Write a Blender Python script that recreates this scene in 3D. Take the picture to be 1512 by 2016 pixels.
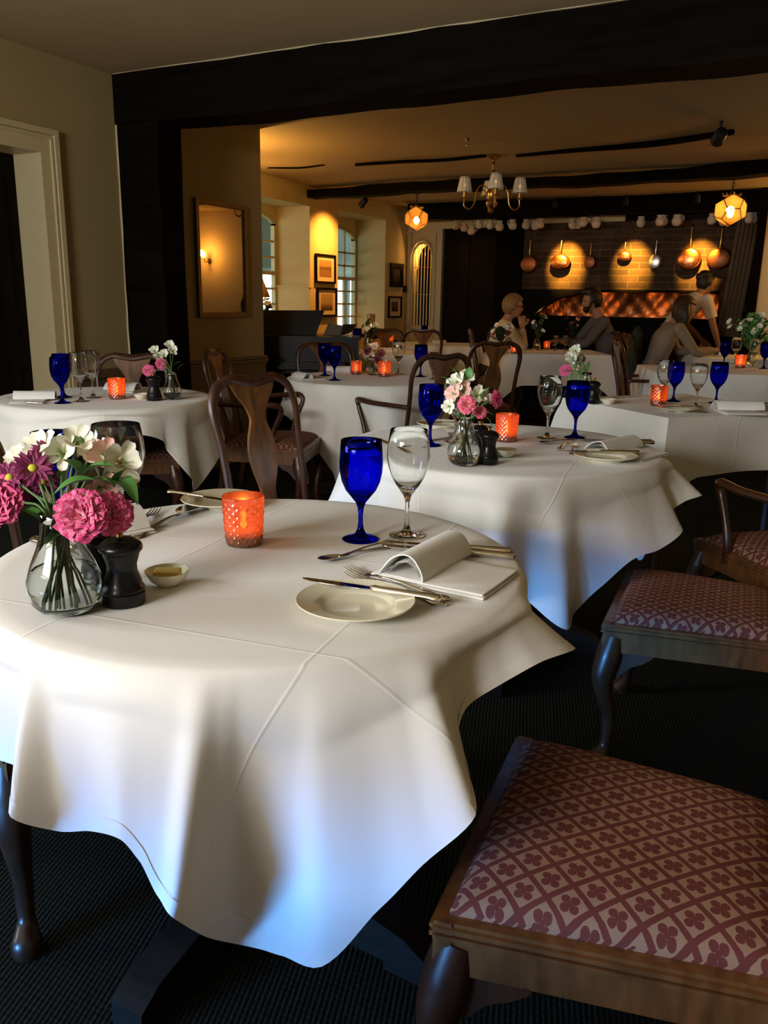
import bpy, math, random
import numpy as np
from math import sin, cos, pi, radians, sqrt, atan2
from mathutils import Vector, Matrix
random.seed(7)
SC = bpy.context.scene
for o in list(bpy.data.objects): bpy.data.objects.remove(o)
C = bpy.context.collection
# ------------------------------------------------------------------ camera
CAM_H, CAM_F, CAM_PITCH, CAM_YAW, CAM_ROLL = 1.22, 1620.0, 14.35, 27.2, 1.0
cam = bpy.data.cameras.new('camera'); camo = bpy.data.objects.new('camera', cam); C.objects.link(camo)
cam.sensor_fit = 'AUTO'; cam.sensor_width = 36.0; cam.lens = CAM_F / 2016 * 36.0; cam.clip_start = .02
CM = Matrix.Rotation(radians(CAM_YAW), 4, 'Z') @ Matrix.Rotation(pi/2 - radians(CAM_PITCH), 4, 'X') @ Matrix.Rotation(radians(CAM_ROLL), 4, 'Z')
camo.matrix_world = Matrix.Translation((0, 0, CAM_H)) @ CM
SC.camera = camo
# ------------------------------------------------------------------ colour, exposure, world
SC.view_settings.view_transform = 'Standard'; SC.view_settings.look = 'None'
SC.view_settings.gamma = 1; SC.view_settings.use_curve_mapping = False
SC.view_settings.exposure = 0.0
SC.cycles.use_denoising = True
SC.cycles.max_bounces = 10; SC.cycles.diffuse_bounces = 4; SC.cycles.glossy_bounces = 5; SC.cycles.transmission_bounces = 10
SC.cycles.sample_clamp_indirect = 4.0
SC.cycles.caustics_reflective = False; SC.cycles.caustics_refractive = False
W = bpy.data.worlds.new('world'); SC.world = W; W.use_nodes = True
W.node_tree.nodes['Background'].inputs[0].default_value = (.80, .95, .88, 1)
W.node_tree.nodes['Background'].inputs[1].default_value = 3.2
# ------------------------------------------------------------------ daylight through the near room's own windows, an added low blue light, and the rooms' warm fittings
def area(name, loc, tgt, sx, sy, power, col):
    l = bpy.data.lights.new(name, 'AREA'); l.shape = 'RECTANGLE'; l.size = sx; l.size_y = sy; l.energy = power; l.color = col
    o = bpy.data.objects.new(name, l); C.objects.link(o); o.location = loc
    d = Vector(tgt) - Vector(loc); o.rotation_euler = d.to_track_quat('-Z', 'Y').to_euler(); return o
def point(name, loc, power, col, r=.02):
    l = bpy.data.lights.new(name, 'POINT'); l.energy = power; l.color = col; l.shadow_soft_size = r
    o = bpy.data.objects.new(name, l); C.objects.link(o); o.location = loc; return o
def spot(name, loc, tgt, power, col, ang, blend=.6, r=.02):
    l = bpy.data.lights.new(name, 'SPOT'); l.energy = power; l.color = col; l.spot_size = radians(ang); l.spot_blend = blend; l.shadow_soft_size = r
    o = bpy.data.objects.new(name, l); C.objects.link(o); o.location = loc
    d = Vector(tgt) - Vector(loc); o.rotation_euler = d.to_track_quat('-Z', 'Y').to_euler(); return o
WARM = (1.0, .52, .13); AMB = (1.0, .48, .10)
# windows: left wall of the near room (two), wall behind the camera (two)
area('daylight_left_window_one', (-3.80, -.78, 1.50), (0, -.2, 1.0), .40, 1.25, 52, (.82, .92, 1.0))
area('daylight_left_window_two', (-3.80, -.18, 1.50), (0, .4, 1.0), .40, 1.25, 52, (.82, .92, 1.0))
for nm_, x_ in (('daylight_back_window_one', -2.55), ('daylight_back_window_two', -1.85)):
    a_ = area(nm_, (x_, -2.25, 1.16), (x_+1.2, 1.2, 1.10), .5, .62, 1.2, (1.0, .97, .93)); a_.data.spread = radians(34)
a_ = area('added_low_blue_light', (-2.1, -2.25, .44), (-.9, 1.2, .36), 1.5, .62, 27, (.10, .40, 1.0)); a_.data.spread = radians(36)  # added low blue source tinting the lower cloth, no door behind it
area('daylight_back_window_upper', (-1.7, -2.25, 1.85), (-1.2, 2.4, .9), 1.5, .5, 128, (1.0, .96, .91))

# ------------------------------------------------------------------ pixel -> place helpers (measuring only)
def ray(u, v):
    return CM.to_3x3() @ Vector(((u-756)/CAM_F, -(v-1008)/CAM_F, -1))
def at(u, v, z):                       # point of height z seen at a photo pixel
    d = ray(u, v); t = (z-CAM_H)/d.z; return Vector((d.x*t, d.y*t, z))
def atY(u, v, y):
    d = ray(u, v); t = y/d.y; return Vector((d.x*t, y, CAM_H+d.z*t))
def atD(u, v, dist):
    d = ray(u, v); return Vector((0, 0, CAM_H)) + d*dist
# ------------------------------------------------------------------ mesh builder
class MB:
    def __init__(s): s.V = []; s.F = []; s.U = {}
    def add(s, V, F, uv=None):
        n = len(s.V); s.V += [tuple(v) for v in V]
        for f in F: s.F.append(tuple(i+n for i in f))
        if uv is not None:
            for i, u in enumerate(uv): s.U[n+i] = u
        return n
    def mark(s): return len(s.V)
    def xf(s, M, a=0):
        for i in range(a, len(s.V)): s.V[i] = tuple(M @ Vector(s.V[i]))
        return s
    def box(s, x0, y0, z0, x1, y1, z1):
        s.add([(x0,y0,z0),(x1,y0,z0),(x1,y1,z0),(x0,y1,z0),(x0,y0,z1),(x1,y0,z1),(x1,y1,z1),(x0,y1,z1)],
              [(3,2,1,0),(4,5,6,7),(0,1,5,4),(1,2,6,5),(2,3,7,6),(3,0,4,7)]); return s
    def cbox(s, c, h, M=None):
        a = s.mark(); s.box(-h[0], -h[1], -h[2], h[0], h[1], h[2])
        s.xf(Matrix.Translation(c) @ (M.to_4x4() if M else Matrix()), a); return s
    def lathe(s, prof, n=32, c=(0, 0, 0), fn=None):
        V = []; F = []
        m = len(prof)
        for i, (r, z) in enumerate(prof):
            for j in range(n):
                a = 2*pi*j/n; rr = r if fn is None else r + fn(a, z, r)
                V.append((c[0]+rr*cos(a), c[1]+rr*sin(a), c[2]+z))
        for i in range(m-1):
            for j in range(n):
                k = (j+1) % n; F.append((i*n+j, i*n+k, (i+1)*n+k, (i+1)*n+j))
        if prof[0][0] < .0015: pass
        F.append(tuple(range(n))[::-1]); F.append(tuple((m-1)*n+j for j in range(n)))
        s.add(V, F); return s
    def lathe_open(s, prof, n=32, c=(0,0,0), fn=None):
        a = len(s.F); s.lathe(prof, n, c, fn); s.F = s.F[:-2]; return s
    def tube(s, P, R, n=8, side=None, cap=True):
        P = [Vector(p) for p in P]; m = len(P)
        if not isinstance(R, (list, tuple)): R = [R]*m
        R = [(r, r) if not isinstance(r, (list, tuple)) else r for r in R]
        T = [(P[min(i+1, m-1)]-P[max(i-1, 0)]).normalized() for i in range(m)]
        if side is None:
            side = Vector((0, 0, 1)).cross(T[0])
            if side.length < .1: side = Vector((1, 0, 0))
            fixed = False
        else: side = Vector(side); fixed = True
        V = []; F = []
        sd = side
        for i in range(m):
            base = Vector(side) if fixed else sd
            x = (base - T[i]*base.dot(T[i]))
            x = x.normalized() if x.length > 1e-5 else T[i].orthogonal().normalized()
            y = T[i].cross(x); sd = x
            for j in range(n):
                a = 2*pi*j/n; V.append(P[i] + x*cos(a)*R[i][0] + y*sin(a)*R[i][1])
        for i in range(m-1):
            for j in range(n):
                k = (j+1) % n; F.append((i*n+j, i*n+k, (i+1)*n+k, (i+1)*n+j))
        if cap: F.append(tuple(range(n))[::-1]); F.append(tuple((m-1)*n+j for j in range(n)))
        s.add(V, F); return s
    def ell(s, c, r, nu=16, nv=10, M=None, fn=None):
        V = []; F = []
        for i in range(nv+1):
            t = pi*i/nv
            for j in range(nu):
                a = 2*pi*j/nu; d = Vector((sin(t)*cos(a), sin(t)*sin(a), cos(t)))
                if fn: d = Vector(fn(d))
                v = Vector((d.x*r[0], d.y*r[1], d.z*r[2]))
                if M: v = M @ v
                V.append(v + Vector(c))
        for i in range(nv):
            for j in range(nu):
                k = (j+1) % nu; F.append((i*nu+j, (i+1)*nu+j, (i+1)*nu+k, i*nu+k))
        s.add(V, F); return s
    def prism(s, poly, t0, t1, axis='y'):     # poly in the plane across axis
        n = len(poly)
        def p(a, b, t): return (a, t, b) if axis == 'y' else ((a, b, t) if axis == 'z' else (t, a, b))
        s.add([p(a, b, t0) for a, b in poly] + [p(a, b, t1) for a, b in poly],
              [tuple(range(n)), tuple(range(2*n-1, n-1, -1))] + [(i, n+i, n+(i+1) % n, (i+1) % n) for i in range(n)]); return s
    def build(s, name, mat, parent=None, smooth=True, ang=40, loc=None):
        me = bpy.data.meshes.new(name); me.from_pydata(s.V, [], s.F)
        if s.U:
            uvl = me.uv_layers.new(name='UVMap'); li = [s.U.get(l.vertex_index, (0, 0)) for l in me.loops]
            uvl.data.foreach_set('uv', [c for u in li for c in u])
        me.validate()
        import bmesh
        bm = bmesh.new(); bm.from_mesh(me)
        bmesh.ops.recalc_face_normals(bm, faces=bm.faces)
        if smooth:
            for f in bm.faces: f.smooth = True
            for e in bm.edges:
                if len(e.link_faces) == 2 and e.calc_face_angle(0) > radians(ang): e.smooth = False
        bm.to_mesh(me); bm.free()
        o = bpy.data.objects.new(name, me); C.objects.link(o)
        if mat: me.materials.append(mat)
        if parent: o.parent = parent
        if loc: o.location = loc
        return o
def bez(pts, n=8):                      # Catmull-Rom through points
    P = [Vector(p) for p in pts]; P = [2*P[0]-P[1]] + P + [2*P[-1]-P[-2]]; out = []
    for i in range(1, len(P)-2):
        for k in range(n):
            t = k/n; a, b, c, d = P[i-1], P[i], P[i+1], P[i+2]
            out.append(.5*((2*b) + (c-a)*t + (2*a-5*b+4*c-d)*t*t + (3*b-a-3*c+d)*t**3))
    out.append(P[-2]); return out
def lerpl(L, n):                        # resample a list of radii
    out = []
    for i in range(n):
        x = i/(n-1)*(len(L)-1); k = min(int(x), len(L)-2); f = x-k
        a, b = L[k], L[k+1]
        if isinstance(a, tuple): out.append((a[0]+(b[0]-a[0])*f, a[1]+(b[1]-a[1])*f))
        else: out.append(a+(b-a)*f)
    return out
# ------------------------------------------------------------------ things, parts, structure
def thing(name, label, cat, loc=(0, 0, 0), rz=0, group=None, rx=0, ry=0, sc=1):
    o = bpy.data.objects.new(name, None); o.empty_display_size = .05; C.objects.link(o)
    o.location = loc; o.rotation_euler = (rx, ry, rz); o.scale = (sc, sc, sc)
    return tag(o, label, cat, group)
def tag(o, label, cat, group=None):
    o['label'] = label; o['category'] = cat
    if group: o['group'] = group
    return o
def struct(o, label=None):
    o['kind'] = 'structure'
    if label: o['label'] = label
    return o
def dup(root, label, loc, rz=0, group=None, sc=None, rx=0, ry=0):
    def cp(o, par):
        c = o.copy(); C.objects.link(c); c.parent = par
        for ch in o.children: cp(ch, c)
        return c
    r = cp(root, None); r.location = loc; r.rotation_euler = (rx, ry, rz); r['label'] = label
    if group: r['group'] = group
    if sc is not None: r.scale = (sc, sc, sc) if not isinstance(sc, tuple) else sc
    return r
class Kind:                              # first use places the original, later ones are copies
    def __init__(s, make): s.make = make; s.root = None
    def __call__(s, label, loc, rz=0, group=None, sc=1, rx=0, ry=0):
        sc3 = (sc, sc, sc) if not isinstance(sc, tuple) else sc
        if s.root is None:
            r = s.make(); s.root = r; r.location = loc; r.rotation_euler = (rx, ry, rz); r['label'] = label; r.scale = sc3
            if group: r['group'] = group
            return r
        return dup(s.root, label, loc, rz, group, sc3, rx, ry)
# ------------------------------------------------------------------ materials
def nmat(name):
    m = bpy.data.materials.new(name); m.use_nodes = True; nt = m.node_tree
    return m, nt, nt.nodes['Principled BSDF'], nt.nodes['Material Output']
def N(nt, t, **k):
    n = nt.nodes.new(t)
    for a, b in k.items(): setattr(n, a, b)
    return n
def L(nt, a, b): nt.links.new(a, b)
def math_(nt, op, a, b=None, c=None):
    n = N(nt, 'ShaderNodeMath', operation=op)
    for i, x in enumerate((a, b, c)):
        if x is None: continue
        if isinstance(x, (int, float)): n.inputs[i].default_value = x
        else: L(nt, x, n.inputs[i])
    return n.outputs[0]
def mixc(nt, f, a, b, bt='MIX'):
    n = N(nt, 'ShaderNodeMix', data_type='RGBA', blend_type=bt)
    if isinstance(f, (int, float)): n.inputs[0].default_value = f
    else: L(nt, f, n.inputs[0])
    for i, x in ((6, a), (7, b)):
        if isinstance(x, tuple): n.inputs[i].default_value = (*x, 1)
        else: L(nt, x, n.inputs[i])
    return n.outputs[2]
def coords(nt, kind='Object', scale=(1, 1, 1), rot=(0, 0, 0)):
    t = N(nt, 'ShaderNodeTexCoord'); mp = N(nt, 'ShaderNodeMapping'); mp.inputs['Scale'].default_value = scale; mp.inputs['Rotation'].default_value = rot
    L(nt, t.outputs[kind], mp.inputs[0]); return mp.outputs[0]
def noise(nt, vec, scale, detail=3, rough=.5):
    n = N(nt, 'ShaderNodeTexNoise'); n.inputs['Scale'].default_value = scale; n.inputs['Detail'].default_value = detail; n.inputs['Roughness'].default_value = rough
    if vec is not None: L(nt, vec, n.inputs['Vector'])
    return n.outputs[0]
def bump(nt, p, h, strength=.3, dist=.01):
    b = N(nt, 'ShaderNodeBump'); b.inputs['Strength'].default_value = strength; b.inputs['Distance'].default_value = dist
    L(nt, h, b.inputs['Height']); L(nt, b.outputs[0], p.inputs['Normal']); return b
def ramp(nt, f, stops):
    r = N(nt, 'ShaderNodeValToRGB'); e = r.color_ramp.elements
    while len(e) < len(stops): e.new(.5)
    for i, (p, c) in enumerate(stops): e[i].position = p; e[i].color = (*c, 1)
    L(nt, f, r.inputs[0]); return r.outputs[0]
def plain(name, col, rough=.5, metal=0, coat=0, spec=.5, var=0, vs=8, bmp=0, bs=60, trans=0, ior=1.45, sheen=0):
    m, nt, p, out = nmat(name)
    p.inputs['Base Color'].default_value = (*col, 1); p.inputs['Roughness'].default_value = rough; p.inputs['Metallic'].default_value = metal
    p.inputs['Coat Weight'].default_value = coat; p.inputs['Coat Roughness'].default_value = .1; p.inputs['Specular IOR Level'].default_value = spec
    p.inputs['Transmission Weight'].default_value = trans; p.inputs['IOR'].default_value = ior; p.inputs['Sheen Weight'].default_value = sheen
    v = coords(nt)
    if var:
        nn = noise(nt, v, vs, 4)
        L(nt, mixc(nt, nn, tuple(c*(1-var) for c in col), tuple(min(1, c*(1+var)) for c in col)), p.inputs['Base Color'])
    if bmp: bump(nt, p, noise(nt, v, bs, 4), bmp, .004)
    return m
def emis(name, col, s):
    m, nt, p, out = nmat(name); e = N(nt, 'ShaderNodeEmission'); e.inputs[0].default_value = (*col, 1); e.inputs[1].default_value = s
    L(nt, e.outputs[0], out.inputs[0]); nt.nodes.remove(p); return m
def wood(name, c1, c2, rough=.35, coat=.4, stretch=(4, 4, 30), sc=3):
    m, nt, p, out = nmat(name); v = coords(nt, 'Object', stretch)
    n1 = noise(nt, v, sc, 5, .6)
    L(nt, ramp(nt, n1, [(.3, c1), (.7, c2)]), p.inputs['Base Color'])
    p.inputs['Roughness'].default_value = rough; p.inputs['Coat Weight'].default_value = coat; p.inputs['Coat Roughness'].default_value = .18
    bump(nt, p, n1, .12, .002); return m
M = {}
M['mahogany'] = wood('mahogany_wood', (.020, .007, .003), (.070, .024, .010), .38, .18, (1, 1, .15), 30)
M['mahogany_light'] = wood('worn_mahogany', (.065, .026, .009), (.23, .095, .030), .34, .45, (1, 1, .2), 26)
M['darkwood'] = wood('dark_oak', (.003, .002, .0012), (.009, .005, .003), .6, .05, (1, 1, .1), 14)
M['beam'] = wood('blackened_beam', (.0016, .0012, .0007), (.006, .0032, .0014), .85, 0, (.3, 3, 3), 6)
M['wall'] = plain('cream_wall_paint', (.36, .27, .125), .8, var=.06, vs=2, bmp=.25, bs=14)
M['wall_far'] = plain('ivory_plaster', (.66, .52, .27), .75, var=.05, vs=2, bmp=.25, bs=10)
M['ceil'] = plain('aged_ceiling_paint', (.46, .34, .19), .75, var=.08, vs=1.4, bmp=.5, bs=5)
M['trim'] = plain('cream_gloss_paint', (.56, .47, .28), .4, var=.05)
M['dado'] = plain('olive_brown_panelling', (.13, .085, .035), .5, var=.1)
M['black'] = plain('black_lacquer', (.004, .004, .004), .4, coat=.1, spec=.25)
M['millblack'] = plain('black_turned_wood', (.004, .004, .005), .32, coat=.12, spec=.35)
M['silver'] = plain('polished_silver', (.80, .74, .62), .16, 1, bmp=.1, bs=90)
for k_ in ('beam', 'darkwood'): M[k_].node_tree.nodes['Principled BSDF'].inputs['Specular IOR Level'].default_value = .06
M['steel'] = plain('knife_steel', (.62, .62, .62), .12, 1)
M['brass'] = plain('aged_brass', (.50, .30, .09), .3, 1)
M['iron'] = plain('black_iron', (.010, .008, .006), .5, .3)
M['copper'] = plain('hammered_copper', (.72, .25, .08), .22, 1, bmp=.5, bs=40)
M['copperdark'] = plain('tarnished_copper', (.26, .09, .035), .42, 1, bmp=.4, bs=40)
M['tin'] = plain('tinned_pan_steel', (.92, .88, .78), .25, 1)
M['china'] = plain('cream_china', (.80, .76, .60), .18, coat=.3)
M['white_china'] = plain('white_china', (.80, .79, .74), .2, coat=.3)
M['butter'] = plain('butter', (.78, .56, .16), .45)
M['wax'] = plain('candle_wax', (.75, .55, .35), .5)
M['flame'] = emis('candle_flame', (1, .62, .16), 45)
M['bulb'] = emis('lamp_bulb', (1, .62, .16), 60)
M['skin'] = plain('skin', (.36, .18, .10), .55)
M['hair_dark'] = plain('dark_hair', (.010, .006, .004), .45, bmp=.5, bs=200)
M['hair_brown'] = plain('brown_hair', (.030, .013, .006), .45, bmp=.5, bs=200)
M['hair_fair'] = plain('fair_hair', (.22, .125, .045), .5, bmp=.5, bs=200)
M['shirt_cream'] = plain('cream_knit', (.62, .52, .36), .85, bmp=.3, bs=90)
M['shirt_white'] = plain('white_shirt', (.66, .58, .44), .8, bmp=.1, bs=30)
M['shirt_mauve'] = plain('grey_mauve_cotton', (.10, .085, .095), .85, bmp=.1, bs=30)
M['shirt_taupe'] = plain('taupe_jersey', (.26, .20, .14), .85, bmp=.1, bs=30)
M['trouser'] = plain('black_trousers', (.012, .011, .011), .8)
M['jacket'] = plain('dark_green_wool', (.022, .035, .024), .9, bmp=.3, bs=80)
M['leaf'] = plain('flower_leaf', (.075, .21, .045), .5, var=.35, vs=60)
M['leafdark'] = plain('dark_foliage', (.02, .045, .015), .5, var=.3, vs=40)
M['stem'] = plain('flower_stem', (.10, .19, .06), .5)
M['daisy_eye'] = plain('daisy_eye', (.62, .60, .06), .6)
M['shade'] = plain('frosted_glass_shade', (.85, .78, .62), .35, trans=.3)
M['lampshade'] = plain('orange_lamp_shade', (.85, .36, .08), .7)
M['paper'] = plain('print_paper', (.70, .60, .40), .6)
M['dresden'] = plain('pale_glazed_jug', (.62, .50, .38), .3, coat=.3)
M['ottoman'] = plain('black_iron_range', (.004, .0035, .003), .7, spec=.08)
M['street'] = plain('grey_canopy', (.10, .13, .13), .6)
def glass(name, col=(1, 1, 1), ior=1.46, rough=0.0):
    m, nt, p, out = nmat(name); g = N(nt, 'ShaderNodeBsdfGlass'); g.inputs['Color'].default_value = (*col, 1)
    g.inputs['Roughness'].default_value = rough; g.inputs['IOR'].default_value = ior; L(nt, g.outputs[0], out.inputs[0]); nt.nodes.remove(p); return m
M['glass'] = glass('clear_glass', (.985, .99, .985))
M['vaseglass'] = glass('vase_glass', (.985, .997, .99))
M['cobalt'] = glass('cobalt_glass', (.11, .13, .90), 1.47)
M['water'] = glass('water', (.96, .98, .97), 1.10)
m, nt, p, out = nmat('window_glass'); a_ = N(nt, 'ShaderNodeBsdfTransparent'); a_.inputs[0].default_value = (.97, 1, .98, 1)
b_ = N(nt, 'ShaderNodeBsdfGlossy'); b_.inputs['Roughness'].default_value = .02; m1 = N(nt, 'ShaderNodeMixShader'); m1.inputs[0].default_value = .04
L(nt, a_.outputs[0], m1.inputs[1]); L(nt, b_.outputs[0], m1.inputs[2]); L(nt, m1.outputs[0], out.inputs[0]); nt.nodes.remove(p); M['pane'] = m
m, nt, p, out = nmat('amber_mercury_glass')                      # votive glass
tr = N(nt, 'ShaderNodeBsdfTranslucent'); tr.inputs[0].default_value = (1, .34, .10, 1)
rf = N(nt, 'ShaderNodeBsdfRefraction'); rf.inputs[0].default_value = (1, .58, .28, 1); rf.inputs['Roughness'].default_value = .16; rf.inputs['IOR'].default_value = 1.12
gl = N(nt, 'ShaderNodeBsdfGlossy'); gl.inputs[0].default_value = (.95, .55, .42, 1); gl.inputs['Roughness'].default_value = .2
m1 = N(nt, 'ShaderNodeMixShader'); m1.inputs[0].default_value = .5; L(nt, tr.outputs[0], m1.inputs[1]); L(nt, rf.outputs[0], m1.inputs[2])
m2 = N(nt, 'ShaderNodeMixShader'); m2.inputs[0].default_value = .34; L(nt, m1.outputs[0], m2.inputs[1]); L(nt, gl.outputs[0], m2.inputs[2])
L(nt, m2.outputs[0], out.inputs[0]); nt.nodes.remove(p); M['votive'] = m
m, nt, p, out = nmat('amber_lantern_glass')
tr = N(nt, 'ShaderNodeBsdfTranslucent'); tr.inputs[0].default_value = (.20, .095, .028, 1)
rf = N(nt, 'ShaderNodeBsdfRefraction'); rf.inputs[0].default_value = (.80, .50, .20, 1); rf.inputs['Roughness'].default_value = .12; rf.inputs['IOR'].default_value = 1.05
m1 = N(nt, 'ShaderNodeMixShader'); m1.inputs[0].default_value = .6; L(nt, tr.outputs[0], m1.inputs[1]); L(nt, rf.outputs[0], m1.inputs[2]); L(nt, m1.outputs[0], out.inputs[0])
nt.nodes.remove(p); M['lantern'] = m

def linen(name, ang, v0, u0, sp, col=(.80, .79, .77)):           # tablecloth: pressed fold lines across the flat cloth
    m, nt, p, out = nmat(name)
    p.inputs['Base Color'].default_value = (*col, 1); p.inputs['Roughness'].default_value = .75; p.inputs['Sheen Weight'].default_value = .15
    t = N(nt, 'ShaderNodeUVMap'); sx = N(nt, 'ShaderNodeSeparateXYZ'); mp = N(nt, 'ShaderNodeMapping'); mp.vector_type = 'POINT'
    mp.inputs['Rotation'].default_value = (0, 0, -ang); L(nt, t.outputs[0], mp.inputs[0]); L(nt, mp.outputs[0], sx.inputs[0])
    def crease(c, off, s):
        a = math_(nt, 'SUBTRACT', c, off); a = math_(nt, 'DIVIDE', a, s); a = math_(nt, 'ADD', a, .5); f = math_(nt, 'FLOORED_MODULO', a, 1.0)
        f = math_(nt, 'SUBTRACT', f, .5); f = math_(nt, 'ABSOLUTE', f); f = math_(nt, 'MULTIPLY', f, s)
        r = N(nt, 'ShaderNodeMapRange'); r.interpolation_type = 'SMOOTHSTEP'; r.inputs[1].default_value = 0; r.inputs[2].default_value = .0045; r.inputs[3].default_value = 1; r.inputs[4].default_value = 0
        L(nt, f, r.inputs[0]); return r.outputs[0]
    h = math_(nt, 'ADD', crease(sx.outputs[1], v0, sp), crease(sx.outputs[0], u0, sp))
    n1 = noise(nt, t.outputs[0], 9, 3); h = math_(nt, 'ADD', h, math_(nt, 'MULTIPLY', n1, 1.6))
    bump(nt, p, h, .2, .0035); return m
# tapestry: quatrefoils in a diamond lattice
m, nt, p, out = nmat('quatrefoil_tapestry')
t = N(nt, 'ShaderNodeUVMap'); sx = N(nt, 'ShaderNodeSeparateXYZ'); L(nt, t.outputs[0], sx.inputs[0])
q = .041
a = math_(nt, 'DIVIDE', math_(nt, 'ADD', sx.outputs[0], math_(nt, 'MULTIPLY', sx.outputs[1], .92)), q*1.414)
b = math_(nt, 'DIVIDE', math_(nt, 'SUBTRACT', sx.outputs[0], math_(nt, 'MULTIPLY', sx.outputs[1], .92)), q*1.414)
wob = noise(nt, t.outputs[0], 220, 2)
wv = math_(nt, 'MULTIPLY', math_(nt, 'SUBTRACT', wob, .5), .03)
a = math_(nt, 'SUBTRACT', math_(nt, 'FLOORED_MODULO', math_(nt, 'ADD', a, wv), 1.0), .5); b = math_(nt, 'SUBTRACT', math_(nt, 'FLOORED_MODULO', math_(nt, 'ADD', b, wv), 1.0), .5)
aa = math_(nt, 'ABSOLUTE', a); ab = math_(nt, 'ABSOLUTE', b)
edge = math_(nt, 'MAXIMUM', aa, ab)
def circ(x0, y0, r):
    dx = math_(nt, 'SUBTRACT', aa, x0); dy = math_(nt, 'SUBTRACT', ab, y0)
    d = math_(nt, 'SQRT', math_(nt, 'ADD', math_(nt, 'MULTIPLY', dx, dx), math_(nt, 'MULTIPLY', dy, dy)))
    return math_(nt, 'LESS_THAN', d, r)
qf = math_(nt, 'MAXIMUM', math_(nt, 'MAXIMUM', circ(.205, 0, .142), circ(0, .205, .142)), circ(0, 0, .09))
field = math_(nt, 'MULTIPLY', math_(nt, 'LESS_THAN', edge, .405), math_(nt, 'SUBTRACT', 1.0, qf))
n2 = noise(nt, t.outputs[0], 7, 3); n3 = noise(nt, t.outputs[0], 900, 1)
red = mixc(nt, n2, (.10, .026, .023), (.18, .050, .040)); bei = mixc(nt, n2, (.26, .15, .095), (.36, .22, .14))
L(nt, mixc(nt, field, red, bei), p.inputs['Base Color']); p.inputs['Roughness'].default_value = .9; p.inputs['Specular IOR Level'].default_value = .15
bump(nt, p, math_(nt, 'ADD', math_(nt, 'MULTIPLY', n3, .8), field), .35, .0012); M['tapestry'] = m
# ribbed carpet
m, nt, p, out = nmat('ribbed_carpet'); v = coords(nt, 'Object')
sx = N(nt, 'ShaderNodeSeparateXYZ'); L(nt, v, sx.inputs[0])
w = math_(nt, 'SINE', math_(nt, 'MULTIPLY', math_(nt, 'ADD', math_(nt, 'MULTIPLY', sx.outputs[0], .95), math_(nt, 'MULTIPLY', sx.outputs[1], .30)), 620))
w2 = math_(nt, 'SINE', math_(nt, 'MULTIPLY', sx.outputs[1], 500)); w = math_(nt, 'ADD', w, math_(nt, 'MULTIPLY', w2, .4))
L(nt, ramp(nt, math_(nt, 'ADD', math_(nt, 'MULTIPLY', w, .3), .5), [(.2, (.006, .0075, .006)), (.8, (.027, .030, .023))]), p.inputs['Base Color'])
p.inputs['Roughness'].default_value = .95; p.inputs['Specular IOR Level'].default_value = .1; bump(nt, p, w, .4, .002); M['carpet'] = m
# bricks
m, nt, p, out = nmat('sooty_brick'); v = coords(nt, 'Object', (1, 1, 1), (pi/2, 0, 0))
br = N(nt, 'ShaderNodeTexBrick'); br.inputs['Scale'].default_value = 1; br.inputs['Brick Width'].default_value = .24; br.inputs['Row Height'].default_value = .075; br.inputs['Mortar Size'].default_value = .007
br.inputs['Color1'].default_value = (.050, .024, .009, 1); br.inputs['Color2'].default_value = (.11, .058, .022, 1); br.inputs['Mortar'].default_value = (.14, .095, .045, 1)
t = N(nt, 'ShaderNodeTexCoord'); sp_ = N(nt, 'ShaderNodeSeparateXYZ'); cb = N(nt, 'ShaderNodeCombineXYZ'); L(nt, t.outputs['Object'], sp_.inputs[0]); L(nt, sp_.outputs[0], cb.inputs[0]); L(nt, sp_.outputs[2], cb.inputs[1])
L(nt, cb.outputs[0], br.inputs['Vector']); nn = noise(nt, cb.outputs[0], 5, 4)
L(nt, mixc(nt, nn, br.outputs[0], (.015, .010, .005)), p.inputs['Base Color']); p.inputs['Roughness'].default_value = .9
bump(nt, p, math_(nt, 'ADD', br.outputs[1], noise(nt, cb.outputs[0], 30, 3)), .5, .01).invert = True; M['brick'] = m
def petal(name, base, tip, p0=.35, p1=.85, nz=.3):
    m, nt, p, out = nmat(name); t = N(nt, 'ShaderNodeUVMap'); sx = N(nt, 'ShaderNodeSeparateXYZ'); L(nt, t.outputs[0], sx.inputs[0])
    n1 = noise(nt, t.outputs[0], 14, 2); f = math_(nt, 'ADD', sx.outputs[1], math_(nt, 'MULTIPLY', math_(nt, 'SUBTRACT', n1, .5), nz))
    L(nt, ramp(nt, f, [(p0, base), (p1, tip)]), p.inputs['Base Color']); p.inputs['Roughness'].default_value = .6; p.inputs['Sheen Weight'].default_value = .2
    p.inputs['Subsurface Weight'].default_value = 0; return m
M['carn'] = petal('pink_carnation_petal', (.97, .62, .68), (.72, .03, .22), .45, 1.0, .9)
M['carn_pale'] = petal('pale_carnation_petal', (.86, .42, .36), (.80, .10, .22), .55, 1.0, .5)
M['daisy'] = petal('magenta_daisy_petal', (.20, .010, .085), (.27, .015, .12))
M['alst'] = petal('cream_alstroemeria_petal', (.62, .68, .34), (.86, .85, .72), .05, .5)
M['alstpink'] = petal('blush_alstroemeria_petal', (.75, .60, .40), (.84, .48, .42), .1, .8)
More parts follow.
